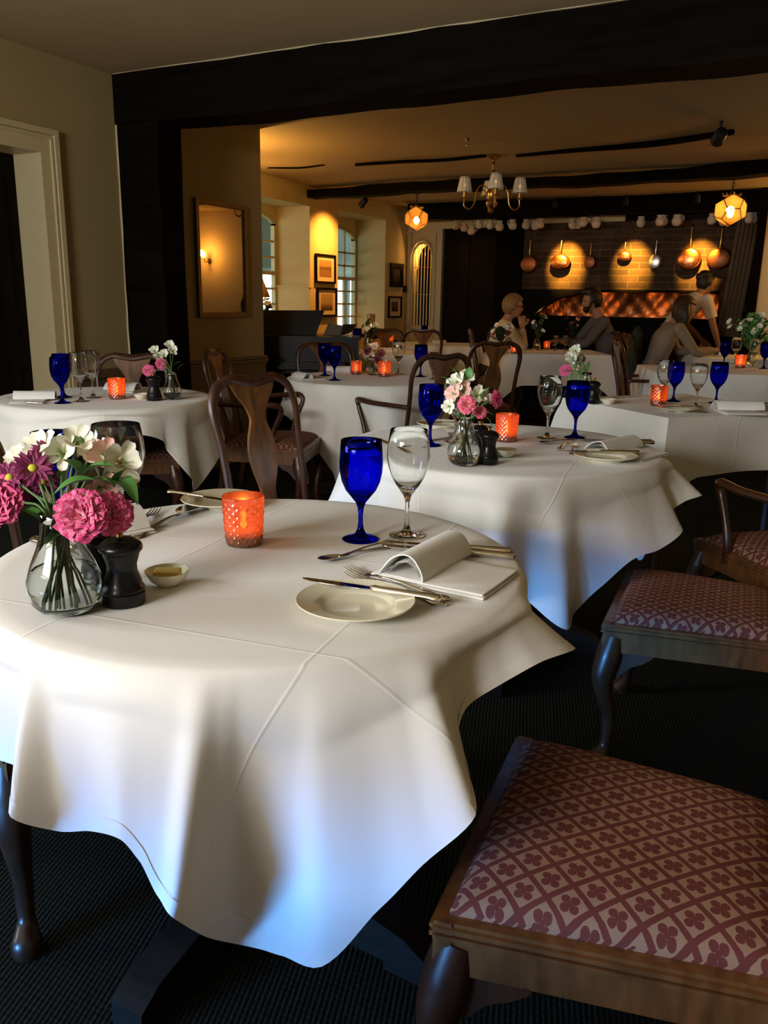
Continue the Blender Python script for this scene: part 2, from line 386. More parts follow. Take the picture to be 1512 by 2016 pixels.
# ================================================================== THE SETTING
XL, YB, XF, YBK, XR = -3.88, 3.98, -5.15, 10.6, 2.6
ZN, ZF = 2.48, 2.43
def sbox(name, b, mat, label=None):
    o = MB().box(*b).build(name, mat, smooth=False); return struct(o, label)
sbox('floor', (-6.4, -2.6, -.1, 3.0, 11.9, 0), M['carpet'])
sbox('ceiling', (XL-.3, -2.4, ZN, XR+.2, YB+.25, ZN+.1), M['ceil'])
def ripple_slab(name, x0, x1, y0, y1, z, mat, amp=.012, seed=1):
    rng = random.Random(seed); nx, ny = 60, 40; mb = MB(); V = []; F = []
    ph = [rng.uniform(0, 6) for _ in range(6)]
    for i in range(nx+1):
        for j in range(ny+1):
            x = x0+(x1-x0)*i/nx; y = y0+(y1-y0)*j/ny
            V.append((x, y, z+amp*(sin(1.7*x+ph[0])+sin(2.3*y+ph[1])+.6*sin(3.1*x+2.2*y+ph[2]))))
    for i in range(nx):
        for j in range(ny):
            a = i*(ny+1)+j; F.append((a, a+1, a+ny+2, a+ny+1))
    mb.add(V, F); n = mb.mark(); mb.box(x0, y0, z+.06, x1, y1, z+.16)
    return struct(mb.build(name, mat))
ripple_slab('ceiling', XF-.9, XR+.2, YB+.20, 11.9, ZF, M['ceil'], .009, 3)
# near-room left wall with its doorway (door face set back), wall round the corner to the far room
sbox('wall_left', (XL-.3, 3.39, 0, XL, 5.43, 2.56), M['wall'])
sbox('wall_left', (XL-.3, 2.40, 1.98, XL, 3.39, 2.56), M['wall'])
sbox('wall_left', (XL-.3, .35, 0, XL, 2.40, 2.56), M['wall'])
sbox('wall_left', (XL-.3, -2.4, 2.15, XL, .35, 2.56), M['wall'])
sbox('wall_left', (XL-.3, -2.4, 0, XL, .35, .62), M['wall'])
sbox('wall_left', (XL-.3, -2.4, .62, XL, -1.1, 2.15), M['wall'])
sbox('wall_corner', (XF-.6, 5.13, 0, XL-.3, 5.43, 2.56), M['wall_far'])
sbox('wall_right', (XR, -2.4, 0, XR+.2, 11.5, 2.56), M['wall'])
sbox('wall_back', (XL, -2.6, 0, XR, -2.3, .45), M['wall']); sbox('wall_back', (XL, -2.6, 2.1, XR, -2.3, 2.56), M['wall'])
sbox('wall_back', (-.95, -2.6, .45, XR, -2.3, 2.1), M['wall']); sbox('wall_back', (XL, -2.6, .45, -2.55, -2.3, 2.1), M['wall'])
# near-room windows behind the viewer and on the left: real frames round the daylight
def sash(name, axis, c0, c1, z0, z1, pos, cols, rows, arch=False, depth=.05, t=.022, label=None):
    """axis 'x': window lies in plane x=pos and runs along y; 'y': plane y=pos and runs along x"""
    mb = MB()
    def bar(a0, a1, b0, b1, d=depth):
        if axis == 'x': mb.box(pos-d/2, a0, b0, pos+d/2, a1, b1)
        else: mb.box(a0, pos-d/2, b0, a1, pos+d/2, b1)
    w = .05
    bar(c0-w, c0, z0-w, z1+(0 if arch else w)); bar(c1, c1+w, z0-w, z1+(0 if arch else w)); bar(c0-w, c1+w, z0-w, z0)
    zt = z1
    if not arch: bar(c0-w, c1+w, z1, z1+w)
    for i in range(1, cols): 
        a = c0+(c1-c0)*i/cols; top = z1 + (archh(a, c0, c1) if arch else 0); bar(a-t/2, a+t/2, z0, top, depth*.6)
    for j in range(1, rows):
        b = z0+(z1-z0)*j/rows; hh = .04 if j == (rows+1)//2 else t; bar(c0, c1, b-hh/2, b+hh/2, depth*(.9 if hh > .03 else .6))
    if arch:
        n = 14
        P = []
        for i in range(n+1):
            a = c0+(c1-c0)*i/n; P.append((a, z1+archh(a, c0, c1)))
        if axis == 'x': mb.tube([(pos, a, b+.02) for a, b in P], (.028), 6)
        else: mb.tube([(a, pos, b+.02) for a, b in P], (.028), 6)
    o = mb.build(name, M['trim'], smooth=False); struct(o, label)
    g = MB()
    if axis == 'x': g.box(pos-.004, c0, z0, pos+.004, c1, z1+(.12 if arch else 0))
    else: g.box(c0, pos-.004, z0, c1, pos+.004, z1)
    gp = g.build('pane', M['pane'], o, smooth=False)
    return o
def archh(a, c0, c1): 
    u = (a-(c0+c1)/2)/((c1-c0)/2); return .13*sqrt(max(0, 1-u*u*.96))
sash('window_1', 'x', -1.0, .1, .75, 2.05, XL-.1, 4, 5)
sash('window_2', 'y', -2.50, -1.0, .50, 2.02, -2.4, 4, 5)
# door in the left wall
o = struct(MB().box(XL-.26, 2.40, .01, XL-.20, 3.39, 1.98).build('door_1', M['darkwood'], smooth=False), 'dark panelled door standing in the left wall doorway')
for y0, y1 in ((2.5, 2.86), (2.94, 3.30)):
    for z0, z1 in ((.15, .85), (1.0, 1.85)):
        MB().box(XL-.205, y0, z0, XL-.185, y1, z1).build('door_panel', M['darkwood'], o, smooth=False)
mb = MB(); mb.box(XL-.2, 2.38, 0, XL+.012, 2.402, 1.99); mb.box(XL-.2, 3.388, 0, XL+.012, 3.41, 1.99); mb.box(XL-.2, 2.38, 1.97, XL+.012, 3.41, 1.992)
struct(mb.build('trim_1', M['trim'], smooth=False), 'cream door lining')
mb = MB()
def arch_strip(w0, w1, d):
    mb.box(XL, 3.39+w0, 0, XL+d, 3.39+w1, 1.98+w1); mb.box(XL, 2.40-w1, 0, XL+d, 2.40-w0, 1.98+w1); mb.box(XL, 2.40-w0, 1.98+w0, XL+d, 3.39+w0, 1.98+w1)
arch_strip(0, .105, .014); arch_strip(.065, .078, .024); arch_strip(.085, .115, .034)
struct(mb.build('trim_2', M['trim'], smooth=False), 'moulded cream architrave round the dark doorway')
# great beam and post
def rough_box(name, x0, y0, z0, x1, y1, z1, mat, seed=0, amp=.008, nx=40, label=None, kind=True, parent=None, top=None):
    rng = random.Random(seed); ph = [rng.uniform(0, 6) for _ in range(9)]; mb = MB(); V = []; F = []
    L_ = max(x1-x0, z1-z0); ax = 0 if x1-x0 >= z1-z0 and x1-x0 >= y1-y0 else (2 if z1-z0 >= y1-y0 else 1)
    for i in range(nx+1):
        t = i/nx; w = lambda k: amp*(sin(ph[k]+t*L_*2.1)+.6*sin(ph[(k+3) % 9]+t*L_*5.3)+.35*sin(ph[(k+5) % 9]+t*L_*13))
        if ax == 0:
            x = x0+(x1-x0)*t; zt = z1 if top is None else z1+top(x); V += [(x, y0+w(0), z0+w(1)), (x, y1+w(2), z0+w(1)*.8), (x, y1+w(3), zt), (x, y0+w(0), zt+w(5))]
        else:
            z = z0+(z1-z0)*t; V += [(x0+w(0), y0+w(1), z), (x1+w(2), y0+w(1), z), (x1+w(2), y1+w(4), z), (x0+w(0), y1+w(4), z)]
    for i in range(nx):
        for j in range(4): k = (j+1) % 4; F.append((4*i+j, 4*i+k, 4*i+4+k, 4*i+4+j))
    F += [(3, 2, 1, 0), (4*nx, 4*nx+1, 4*nx+2, 4*nx+3)]
    mb.add(V, F); o = mb.build(name, mat, parent, smooth=True, ang=30)
    return struct(o, label) if kind else o
rough_box('trim_3', XL+.003, YB-.0, 0, -3.565, YB+.20, 2.26, M['beam'], 4, .005, 40, 'blackened timber post at the left of the opening')
rough_box('trim_4', XL+.003, YB-.02, 2.205, XR, YB+.24, 2.50, M['beam'], 9, .007, 80, 'blackened timber beam over the opening')
rg = random.Random(5)
for nm_, pts_ in (('trim_17', [(XL+.02+i*.16, YB-.030+rg.uniform(-.004, .004), ZN-.002+rg.uniform(-.003, .004)) for i in range(40)]), ('trim_18', [(XL+.004, YB-.012+rg.uniform(-.002, .002), .78+i*.12) for i in range(15)])):
    struct(MB().tube(pts_, [(.004+rg.uniform(0, .005), .004) for _ in pts_], 6).build(nm_, M['trim']), 'ragged pale plaster edge along the old timber')
# dado and chair rail on the wall by the picture, wrapping its corner
mb = MB(); mb.box(XL, YB+.18, 0, XL+.018, 5.448, .74); mb.box(XL-.30, 5.43, 0, XL+.018, 5.448, .74)
struct(mb.build('baseboard_left', M['dado'], smooth=False), 'olive brown wall panelling below the chair rail')
mb = MB()
for dz, dd in ((.735, .030), (.752, .045), (.775, .036)):
    mb.box(XL, YB+.18, dz, XL+dd, 5.43+dd, dz+.018); mb.box(XL-.30, 5.43, dz, XL+dd, 5.43+dd, dz+.018)
struct(mb.build('trim_5', M['dado'], smooth=False), 'moulded chair rail')
mb = MB(); mb.box(XL, 3.505, 0, XL+.018, YB, .74); mb.box(XL, 3.505, .74, XL+.04, YB, .79); struct(mb.build('trim_6', M['dado'], smooth=False), 'chair rail between door and post')
# far room: window wall with deep embrasures
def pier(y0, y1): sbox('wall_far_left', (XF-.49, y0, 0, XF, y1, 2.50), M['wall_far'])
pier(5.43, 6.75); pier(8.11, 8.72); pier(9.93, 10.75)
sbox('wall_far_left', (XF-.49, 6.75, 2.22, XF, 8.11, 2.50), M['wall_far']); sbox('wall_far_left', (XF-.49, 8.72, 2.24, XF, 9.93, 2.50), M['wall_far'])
for y0, y1, zb in ((6.75, 8.11, .95), (8.72, 9.93, .80)):
    sbox('wall_far_left', (XF-.49, y0, 0, XF-.10, y1, zb), M['wall_far'])
    # splayed filler either side of the sash
    sbox('wall_far_left', (XF-.49, y0, zb, XF-.5, y0+.10, 2.24), M['wall_far']); sbox('wall_far_left', (XF-.49, y1-.03, zb, XF-.43, y1, 2.24), M['wall_far'])
    mb = MB(); P = []
    a0, a1 = y0+.10, y1-.04
    zt = 2.02 if y0 < 8 else 1.98
    n = 14; poly = [(a0, 2.24), (a0, zt)] + [(a0+(a1-a0)*i/n, zt+archh(a0+(a1-a0)*i/n, a0, a1)) for i in range(n+1)] + [(a1, zt), (a1, 2.24)]
    mb.prism(poly, XF-.49, XF-.43, 'x'); struct(mb.build('wall_far_left', M['wall_far'], smooth=False))
sash('window_3', 'x', 6.90, 8.04, 1.0, 2.02, XF-.45, 4, 6, True, label='arched sash window half hidden by the wall corner')
sash('window_4', 'x', 8.87, 9.89, .86, 1.98, XF-.45, 4, 7, True, label='arched sash window between the two cream piers')
mb = MB(); mb.box(XF-.5, 8.075, 0, XF+.012, 8.11, 1.365); mb.box(XF-.5, 8.065, 1.355, XF+.02, 8.11, 1.38); struct(mb.build('trim_7', M['wall_far'], smooth=False), 'ledge across the window reveal')
sbox('floor', (-10.5, 4.5, -.2, -5.9, 16, -.05), plain('garden_ground', (.20, .22, .12), .9))
# outside: canopy and strut seen through the panes
mb = MB(); mb.box(-8.2, 5.5, 1.62, -7.9, 14.5, 1.70); mb.box(-8.1, 13.9, -.05, -8.0, 14.0, 1.65); mb.box(-8.1, 5.6, -.05, -8.0, 5.7, 1.65); mb.prism([(-8.6, 1.72), (-6.4, 2.6), (-6.4, 2.7), (-8.6, 1.8)], 5.5, 15, 'y')
tag(mb.build('garden_canopy', M['street'], smooth=False), 'grey canopy outside, seen through the arched windows', 'canopy')
M['hedge'] = plain('hedge', (.10, .30, .10), .8, var=.4, vs=6)
mb = MB()
for i in range(40): 
    r = random.Random(i); mb.ell((-9.6+r.uniform(-.2, .2), 9+i*.16, .55+r.uniform(-.1, .2)), (.35, .3, .4), 8, 6)
mb.box(-9.8, 8.8, -.1, -9.4, 15.4, .5)
tag(mb.build('garden_hedge', M['hedge']), 'green hedge outside the arched window', 'hedge')
# back wall: plaster, arched grille, dark door, brick chimney breast, right partition
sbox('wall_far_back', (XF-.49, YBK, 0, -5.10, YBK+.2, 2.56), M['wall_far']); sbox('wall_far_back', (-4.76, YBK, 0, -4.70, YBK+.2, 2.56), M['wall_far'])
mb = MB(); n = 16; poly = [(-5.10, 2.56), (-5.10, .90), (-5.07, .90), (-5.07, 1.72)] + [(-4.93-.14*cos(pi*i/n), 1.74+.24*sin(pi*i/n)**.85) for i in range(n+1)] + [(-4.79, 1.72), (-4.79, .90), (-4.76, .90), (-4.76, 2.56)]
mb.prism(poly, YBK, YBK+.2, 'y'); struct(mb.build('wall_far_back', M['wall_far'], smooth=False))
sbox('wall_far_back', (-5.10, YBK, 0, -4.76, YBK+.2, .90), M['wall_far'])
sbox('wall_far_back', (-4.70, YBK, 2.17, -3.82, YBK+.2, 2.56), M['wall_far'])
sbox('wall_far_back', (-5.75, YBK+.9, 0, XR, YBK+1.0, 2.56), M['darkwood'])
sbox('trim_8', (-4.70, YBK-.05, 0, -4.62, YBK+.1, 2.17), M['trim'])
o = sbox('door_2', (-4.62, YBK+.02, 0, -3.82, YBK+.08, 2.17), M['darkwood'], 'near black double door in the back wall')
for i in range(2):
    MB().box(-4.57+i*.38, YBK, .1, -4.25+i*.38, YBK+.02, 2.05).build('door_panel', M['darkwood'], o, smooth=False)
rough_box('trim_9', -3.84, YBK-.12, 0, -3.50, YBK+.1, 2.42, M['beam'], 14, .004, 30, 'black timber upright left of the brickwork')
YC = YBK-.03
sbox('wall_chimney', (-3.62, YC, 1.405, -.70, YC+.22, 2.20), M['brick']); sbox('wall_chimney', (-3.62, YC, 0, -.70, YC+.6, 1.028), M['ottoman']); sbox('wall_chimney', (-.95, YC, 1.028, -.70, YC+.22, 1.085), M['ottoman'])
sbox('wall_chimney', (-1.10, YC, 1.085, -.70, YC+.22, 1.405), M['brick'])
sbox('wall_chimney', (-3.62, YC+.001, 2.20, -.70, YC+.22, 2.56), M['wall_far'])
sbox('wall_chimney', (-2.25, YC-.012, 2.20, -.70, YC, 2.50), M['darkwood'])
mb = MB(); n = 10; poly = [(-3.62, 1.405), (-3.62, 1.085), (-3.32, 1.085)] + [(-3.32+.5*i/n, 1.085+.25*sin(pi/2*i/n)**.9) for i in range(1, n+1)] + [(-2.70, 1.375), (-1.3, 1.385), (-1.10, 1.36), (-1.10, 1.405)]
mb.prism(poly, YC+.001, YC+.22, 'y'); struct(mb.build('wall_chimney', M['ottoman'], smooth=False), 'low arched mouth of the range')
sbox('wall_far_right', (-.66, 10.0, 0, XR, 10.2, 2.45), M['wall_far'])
sbox('trim_10', (-.74, 9.94, 0, -.655, 10.25, 2.45), M['beam'], 'dark timber edge of the yellow partition')
M['curtain'] = plain('brown_curtain', (.10, .065, .03), .8)
mb = MB()
for i in range(5):
    x = -.98+.045*i; mb.tube([(x-.05, 10.3, .9), (x, 10.28, 1.6), (x+.04, 10.3, 2.3)], [.03, .025, .02], 8)
tag(mb.build('curtain', M['curtain']), 'narrow brown curtain hanging beside the yellow partition', 'curtain')
# far-room ceiling timbers
def topA(x): return -.02+.05*math.exp(-((x+.4)/.55)**2)
rough_box('trim_11', XF, 8.05, 2.305, XR, 8.25, 2.415, M['beam'], 21, .010, 120, 'dark ceiling beam carrying the two lanterns', top=topA)
rough_box('trim_12', XF+.25, 10.05, 2.235, XR, 10.22, 2.43, M['beam'], 31, .006, 100, 'dark beam across the front of the fireplace')
def slit(name, pts, w=.03, h=.02, label=None):
    P = bez(pts, 8); R = [(w*(.35+.65*sin(pi*i/(len(P)-1))**.5), h) for i in range(len(P))]
    return struct(MB().tube(P, R, 6, side=(0, 1, 0)).build(name, M['beam'], smooth=True), label)
slit('trim_13', [(-4.85, 6.90, 2.428), (-4.55, 7.0, 2.425), (-4.25, 6.95, 2.428)], .02, .008)
slit('trim_14', [(-3.98, 7.05, 2.428), (-3.5, 7.02, 2.422), (-3.1, 7.08, 2.424), (-2.7, 7.02, 2.426)], .03, .014)
slit('trim_15', [(-2.45, 7.08, 2.428), (-1.9, 6.95, 2.415), (-1.3, 6.9, 2.41), (-.72, 6.62, 2.405)], .05, .022, 'half exposed ceiling timber with the spotlight')
M['footwood'] = wood('scuffed_dark_wood', (.005, .003, .002), (.016, .009, .006), .6, .05)
M['footwood'].node_tree.nodes['Principled BSDF'].inputs['Specular IOR Level'].default_value = .15
# ================================================================== TABLECLOTHS AND TABLES
def hemspline(ctrl, n):
    """periodic interpolation of (theta_top, theta_hem, rho, z) in degrees over n samples of theta_top"""
    K = sorted(ctrl); K = [(k[0]-360, k[1]-360, k[2], k[3]) for k in K[-3:]] + K + [(k[0]+360, k[1]+360, k[2], k[3]) for k in K[:3]]
    out = []
    for i in range(n):
        t = -180+360*i/n
        j = max(q for q in range(len(K)-1) if K[q][0] <= t)
        a, b, c, d = K[j-1], K[j], K[j+1], K[min(j+2, len(K)-1)]
        u = (t-b[0])/(c[0]-b[0]); r = []
        for q in (1, 2, 3):
            m1 = (c[q]-a[q])/(c[0]-a[0])*(c[0]-b[0]); m2 = (d[q]-b[q])/(d[0]-b[0])*(c[0]-b[0])
            lim = 3*abs(c[q]-b[q]); 
            m1 = max(-lim, min(lim, m1)) if q == 1 else m1*.8; m2 = max(-lim, min(lim, m2)) if q == 1 else m2*.8
            r.append((2*u**3-3*u*u+1)*b[q]+(u**3-2*u*u+u)*m1+(-2*u**3+3*u*u)*c[q]+(u**3-u*u)*m2)
        out.append((t, r[0], r[1], r[2]))
    return out
def generic_hem(R, a, phi, seed=0):
    rng = random.Random(seed); K = []
    for q in range(4):
        cth = phi+45+90*q
        for dth, rr, hang in ((0, .05, a*1.414-R), (13, .03, None), (24, .004, None), (37, .05, None), (45, .075, None), (55, .03, None), (66, .004, None), (78, .03, None)):
            th = cth+dth; u = radians((th-phi+45) % 90-45); Lh = a/cos(u)-R if hang is None else hang
            K.append((((th+180) % 360)-180, ((th+180) % 360)-180+rng.uniform(-2, 2), R+rr+rng.uniform(-.006, .01), .745-sqrt(max(.01, Lh*Lh-rr*rr))*.97))
    return K
def merge(base, over, lo, hi):
    return [k for k in base if not (lo < k[0] < hi)] + over
def make_cloth(name, cx, cy, R, ctrl, mat, label, group=None, n=360, nr=34, zt=.75, nst=14):
    H = hemspline(ctrl, n); V = []; F = []; U = []
    rings = [R*.02] + [R*(i/nst) for i in range(1, nst)] + [R-.006]
    for r in rings:
        for t, th, rho, z in H:
            V.append((r*cos(radians(t)), r*sin(radians(t)), zt)); U.append((r*cos(radians(t)), r*sin(radians(t))))
    for k in range(nr+1):
        s = k/nr
        for t, th, rho, z in H:
            hang = sqrt((rho-R)**2+(zt-z)**2)
            r0, z0 = R+.002, zt-.004
            # leave the edge with a soft shoulder, then run straight to the hem
            a = radians(t+(th-t)*s**1.0); rr = r0+(rho-r0)*s + .010*sin(pi*min(1, s*3.5))*(1-s); zz = z0+(z-z0)*(s**1.02)
            V.append((rr*cos(a), rr*sin(a), zz)); rf = R+hang*s; U.append((rf*cos(radians(t)), rf*sin(radians(t))))
    m = len(rings)+nr+1
    for i in range(m-1):
        for j in range(n):
            k = (j+1) % n; F.append((i*n+j, i*n+k, (i+1)*n+k, (i+1)*n+j))
    V.append((0, 0, zt)); U.append((0, 0)); F += [(j, len(V)-1, (j+1) % n) for j in range(n)]
    mb = MB(); mb.add(V, F, U); o = mb.build(name, mat, smooth=True, ang=75, loc=(cx, cy, 0))
    me = o.data
    # sewn hem: a slightly raised narrow band following the edge
    hb = MB(); last = (m-1)*n; up = (m-1-1)*n; HV = []
    for j in range(n):
        p = Vector(V[last+j]); q = Vector(V[up-n+j]); d = (q-p).normalized(); rad = Vector((p.x, p.y, 0)).normalized()
        HV += [tuple(p+rad*.0012), tuple(p+d*.020+rad*.0012)]
    hb.add(HV, [(2*j, 2*((j+1) % n), 2*((j+1) % n)+1, 2*j+1) for j in range(n)], [(h[0], h[1]) for h in HV])
    hb.build('hem', mat, o, smooth=True, ang=75)
    return tag(o, label, 'tablecloth', group)
def pedestal_table(cx, cy, R, rz, label):
    t = thing('pedestal_table', label, 'table', (cx, cy, 0), rz, 'round dining tables')
    MB().lathe([(.01, .715), (R-.03, .715), (R-.012, .722), (R-.010, .735), (R-.016, .742), (.01, .742)], 48).build('tabletop', M['mahogany'], t)
    MB().lathe([(.02, .10), (.075, .11), (.085, .16), (.05, .22), (.04, .34), (.065, .46), (.045, .58), (.05, .66), (.11, .70), (.11, .7145), (.02, .7145)], 20).build('pedestal', M['mahogany'], t)
    for k in range(4):
        a = pi/4+k*pi/2
        mb = MB(); w = .036
        mb.prism([(.03, .125), (.03, .02), (.30, .02), (.30, 0), (.385, 0), (.385, .055), (.34, .085), (.20, .12)], -w, w, 'y'); mb.xf(Matrix.Rotation(a-pi/4, 4, 'Z')); mb.build('foot', M['footwood'], t, ang=20)
    return t
T1 = (-.876, 1.205, .482); T2 = (-.92, 2.66, .525); T3 = (-3.03, 2.93, .50); T4 = (-2.50, 4.60, .50)
def bh(T, a, phi, seed): return generic_hem(T[2], a, phi, seed)
over1 = [(-158, -158, .51, .55), (-142, -142, .58, .47), (-128, -128, .57, .49), (-114, -112, .51, .53), (-103, -99, .485, .54), (-98, -92, .50, .55), (-95, -87, .60, .575), (-90, -83.5, .56, .535), (-84, -79, .545, .535), (-77, -74, .555, .54), (-71, -71, .56, .515), (-67, -68, .575, .475),
         (-63, -65, .605, .470), (-60, -62.5, .55, .395), (-57, -59.5, .495, .335), (-53, -56, .487, .318), (-49, -52, .51, .322), (-45, -47, .565, .345), (-39, -39, .575, .425), (-33, -33, .595, .495), (-28, -28, .622, .556),
         (-24, -23.5, .56, .575), (-19, -20, .505, .60), (-14, -17, .50, .635), (-8, -11.5, .525, .662), (-2, -4, .555, .68), (5, 7, .585, .668), (13, 17, .50, .60), (28, 29, .51, .56), (40, 40, .52, .50), (46, 46, .54, .455), (53, 53, .52, .50), (64, 64, .50, .57)]
linen1 = linen('pressed_white_linen', radians(7.5), .056, .273, .41)
linen2 = linen('ivory_linen', radians(31), .10, .12, .45, (.78, .76, .70))
make_cloth('tablecloth', *T1, merge(bh(T1, .68, 0, 1), over1, -165, 70), linen1, 'white linen cloth on the nearest round table, pressed creases and a long hanging point', 'round tablecloths', 480, 40)
pedestal_table(*T1, radians(-3), 'dark pedestal table under the nearest white cloth')
over2 = [(-152, -152, .56, .58), (-138, -138, .60, .58), (-127, -126, .63, .60), (-112, -110, .55, .56), (-98, -97, .60, .55), (-86, -86, .545, .53), (-76, -75, .56, .52), (-68, -69, .60, .47), (-60, -60, .52, .38), (-52, -50, .59, .315), (-45, -44, .53, .34), (-38, -37, .545, .41),
         (-30, -28, .585, .50), (-19, -19, .61, .52), (-11, -9, .632, .56), (-3, -4.7, .58, .60), (3, 0, .61, .63), (9, 6, .655, .642), (16, 14, .59, .62), (24, 24, .54, .56)]
make_cloth('tablecloth', *T2, merge(bh(T2, .70, -4, 2), over2, -158, 30), linen1, 'white linen cloth on the middle round table, behind the nearest table', 'round tablecloths', 400, 34)
pedestal_table(*T2, radians(20), 'dark pedestal table under the middle round white cloth')
over3 = [(-150, -150, .56, .55), (-130, -130, .56, .52), (-105, -100, .52, .50), (-88, -85, .56, .50), (-70, -68, .53, .56), (-50, -47.8, .54, .672), (-38, -38, .52, .655), (-27, -27, .53, .635), (-18, -17.5, .515, .60), (-14, -15, .51, .55), (-4, -5, .55, .42), (3, 1, .515, .345), (15, 16, .55, .45),
         (30, 33, .56, .555), (45, 45, .51, .55)]
make_cloth('tablecloth', *T3, merge(bh(T3, .68, 45, 3), over3, -155, 50), linen2, 'white cloth on the round table by the dark doorway, one corner hanging low', 'round tablecloths', 300, 24)
pedestal_table(*T3, radians(10), 'dark pedestal table under the cloth by the doorway')
over4 = [(-140, -140, .55, .55), (-120, -120, .51, .50), (-107, -107, .56, .46), (-95, -96, .52, .36), (-84, -85, .50, .24), (-76, -76, .57, .15), (-68, -68, .56, .30), (-58, -58, .52, .42), (-47, -47, .58, .48), (-37, -38, .56, .50), (-22, -22, .51, .52), (-8, -8, .56, .5)]
make_cloth('tablecloth', *T4, merge(bh(T4, .70, 15, 4), over4, -145, 0), linen2, 'ivory cloth on the round table in front of the piano', 'round tablecloths', 300, 24)
pedestal_table(*T4, radians(40), 'dark pedestal table under the cloth in front of the piano')
# square tables
def rect_table(cx, cy, w, d, rz, drop, label, clabel, seed=0, mat=None, group='square tablecloths', legs=True, drop2=0):
    mat = mat or linen2; rng = random.Random(seed)
    t = thing('square_table', label, 'table', (cx, cy, 0), rz, 'square dining tables')
    MB().box(-w/2+.02, -d/2+.02, .71, w/2-.02, d/2-.02, .742).build('tabletop', M['mahogany'], t, smooth=False)
    for sx in (-1, 1):
        for sy in (-1, 1): MB().tube([(sx*(w/2-.07), sy*(d/2-.07), 0), (sx*(w/2-.07), sy*(d/2-.07), .71)], [.02, .03], 8).build('leg', M['mahogany'], t)
    # outline, rounded corners
    P = []; rc = .03; nseg = 26
    cor = [(w/2, -d/2), (w/2, d/2), (-w/2, d/2), (-w/2, -d/2)]
    for k in range(4):
        a = Vector(cor[k]); b = Vector(cor[(k+1) % 4])
        for i in range(nseg): P.append((a+(b-a)*(i/nseg), i/nseg, k))
    n = len(P); V = []; F = []; nr = 14; ph = [rng.uniform(0, 6.28) for _ in range(4)]
    for f in (.05, .5, .97):
        for p, u, k in P: V.append((p.x*f, p.y*f, .75))
    for s_ in range(nr+1):
        s = s_/nr
        for p, u, k in P:
            cf = min(u, 1-u)*2*w; cornerness = math.exp(-(cf/.16)**2); nrm = Vector((1, 0)) if k == 0 else Vector((0, 1)) if k == 1 else Vector((-1, 0)) if k == 2 else Vector((0, -1))
            dg = p.normalized(); dirv = (nrm*(1-cornerness)+dg*cornerness)
            off = .012+.10*cornerness*s+.018*s*sin(ph[k]+u*9)*(1-cornerness) + .012*s
            hz = .745-s*(drop*(1+.55*cornerness)+drop2*(1 if k in (0, 3) else 0))
            q = p+dirv*off*min(1, s*6); V.append((q.x, q.y, hz if s > 0 else .748))
    m = 3+nr+1
    for i in range(m-1):
        for j in range(n): kk = (j+1) % n; F.append((i*n+j, i*n+kk, (i+1)*n+kk, (i+1)*n+j))
    F.append(tuple(range(n)))
    mb = MB(); mb.add(V, F, [(v[0], v[1]) for v in V]); o = mb.build('tablecloth', mat, smooth=True, ang=50, loc=(cx, cy, 0)); o.rotation_euler.z = rz
    return tag(o, clabel, 'tablecloth', group)
def rect_from_corner(px, py, an, w, d): return (px+cos(an)*w/2-sin(an)*d/2, py+sin(an)*w/2+cos(an)*d/2)
a5 = radians(50); T5 = rect_from_corner(-.54, 3.75, a5, .80, .80)
rect_table(*T5, .80, .80, a5, .26, 'dark square table under the cloth at the right', 'pale cloth on the square table at the right, behind the armchair', 5)
a6 = radians(20); T6 = rect_from_corner(-1.04, 6.35, a6, 1.35, .80)
rect_table(*T6, 1.35, .80, a6, .34, 'dark table under the long cloth with the big flower arrangement', 'pale cloth on the table with the big flower arrangement, far right', 6)
a7 = radians(27); T7 = (-2.45, 8.45)
rect_table(*T7, 1.05, .95, a7, .30, 'dark table between the fair haired woman and the man', 'cloth on the table between the fair haired woman and the man', 7)
T8 = (-3.75, 7.15); rect_table(*T8, .85, .85, radians(30), .28, 'dark table under the cloth in front of the second arched window', 'cloth on the small table in front of the second arched window', 8)
T9 = (-3.95, 9.0); rect_table(*T9, 1.0, .85, radians(22), .28, 'dark table under the cloth before the arched grille', 'cloth on the far table before the arched grille', 9)
T10 = (-.72, 8.95); rect_table(*T10, .75, .75, radians(27), .28, 'dark table in front of the long haired woman', 'cloth on the table the long haired woman leans over', 10)
# ================================================================== TABLEWARE
def shell(outer, t=.0014, z0=None, inner_bottom=None):
    """closed glass wall: outer profile up, rim, inner profile down to inner_bottom"""
    top = outer[-1]; inn = [(r-t, z) for r, z in outer if z > (inner_bottom if inner_bottom else 0)]
    return outer + [(top[0]-t*.5, top[1]+t*.4)] + inn[::-1] + [(.0012, (inner_bottom or .0)-.001)]
GOB = [(.001, 0), (.036, 0), (.0375, .0015), (.034, .0035), (.022, .006), (.012, .012), (.0068, .022), (.0050, .035), (.0048, .052), (.0062, .066), (.0105, .078), (.020, .090), (.0305, .103), (.0385, .121), (.0425, .141), (.0435, .158), (.0425, .178), (.0405, .2045)]
WIN = [(.001, 0), (.036, 0), (.0375, .0015), (.034, .003), (.020, .005), (.010, .011), (.0052, .022), (.0042, .045), (.0044, .070), (.0075, .084), (.014, .094), (.024, .108), (.034, .126), (.041, .148), (.0440, .168), (.0425, .192), (.0375, .222)]
BAL = [(.001, 0), (.040, 0), (.0415, .0015), (.036, .003), (.018, .006), (.008, .014), (.0048, .03), (.0046, .070), (.009, .086), (.024, .096), (.040, .112), (.051, .136), (.0548, .160), (.0525, .190), (.0470, .222)]
def make_goblet(kind, prof, mat, cat, bottom):
    def f():
        t = thing(kind, '', cat, group=None); n = 40
        MB().lathe(shell(prof, .0015, 0, bottom), n).build('bowl', mat, t, ang=60)
        return t
    return Kind(f)
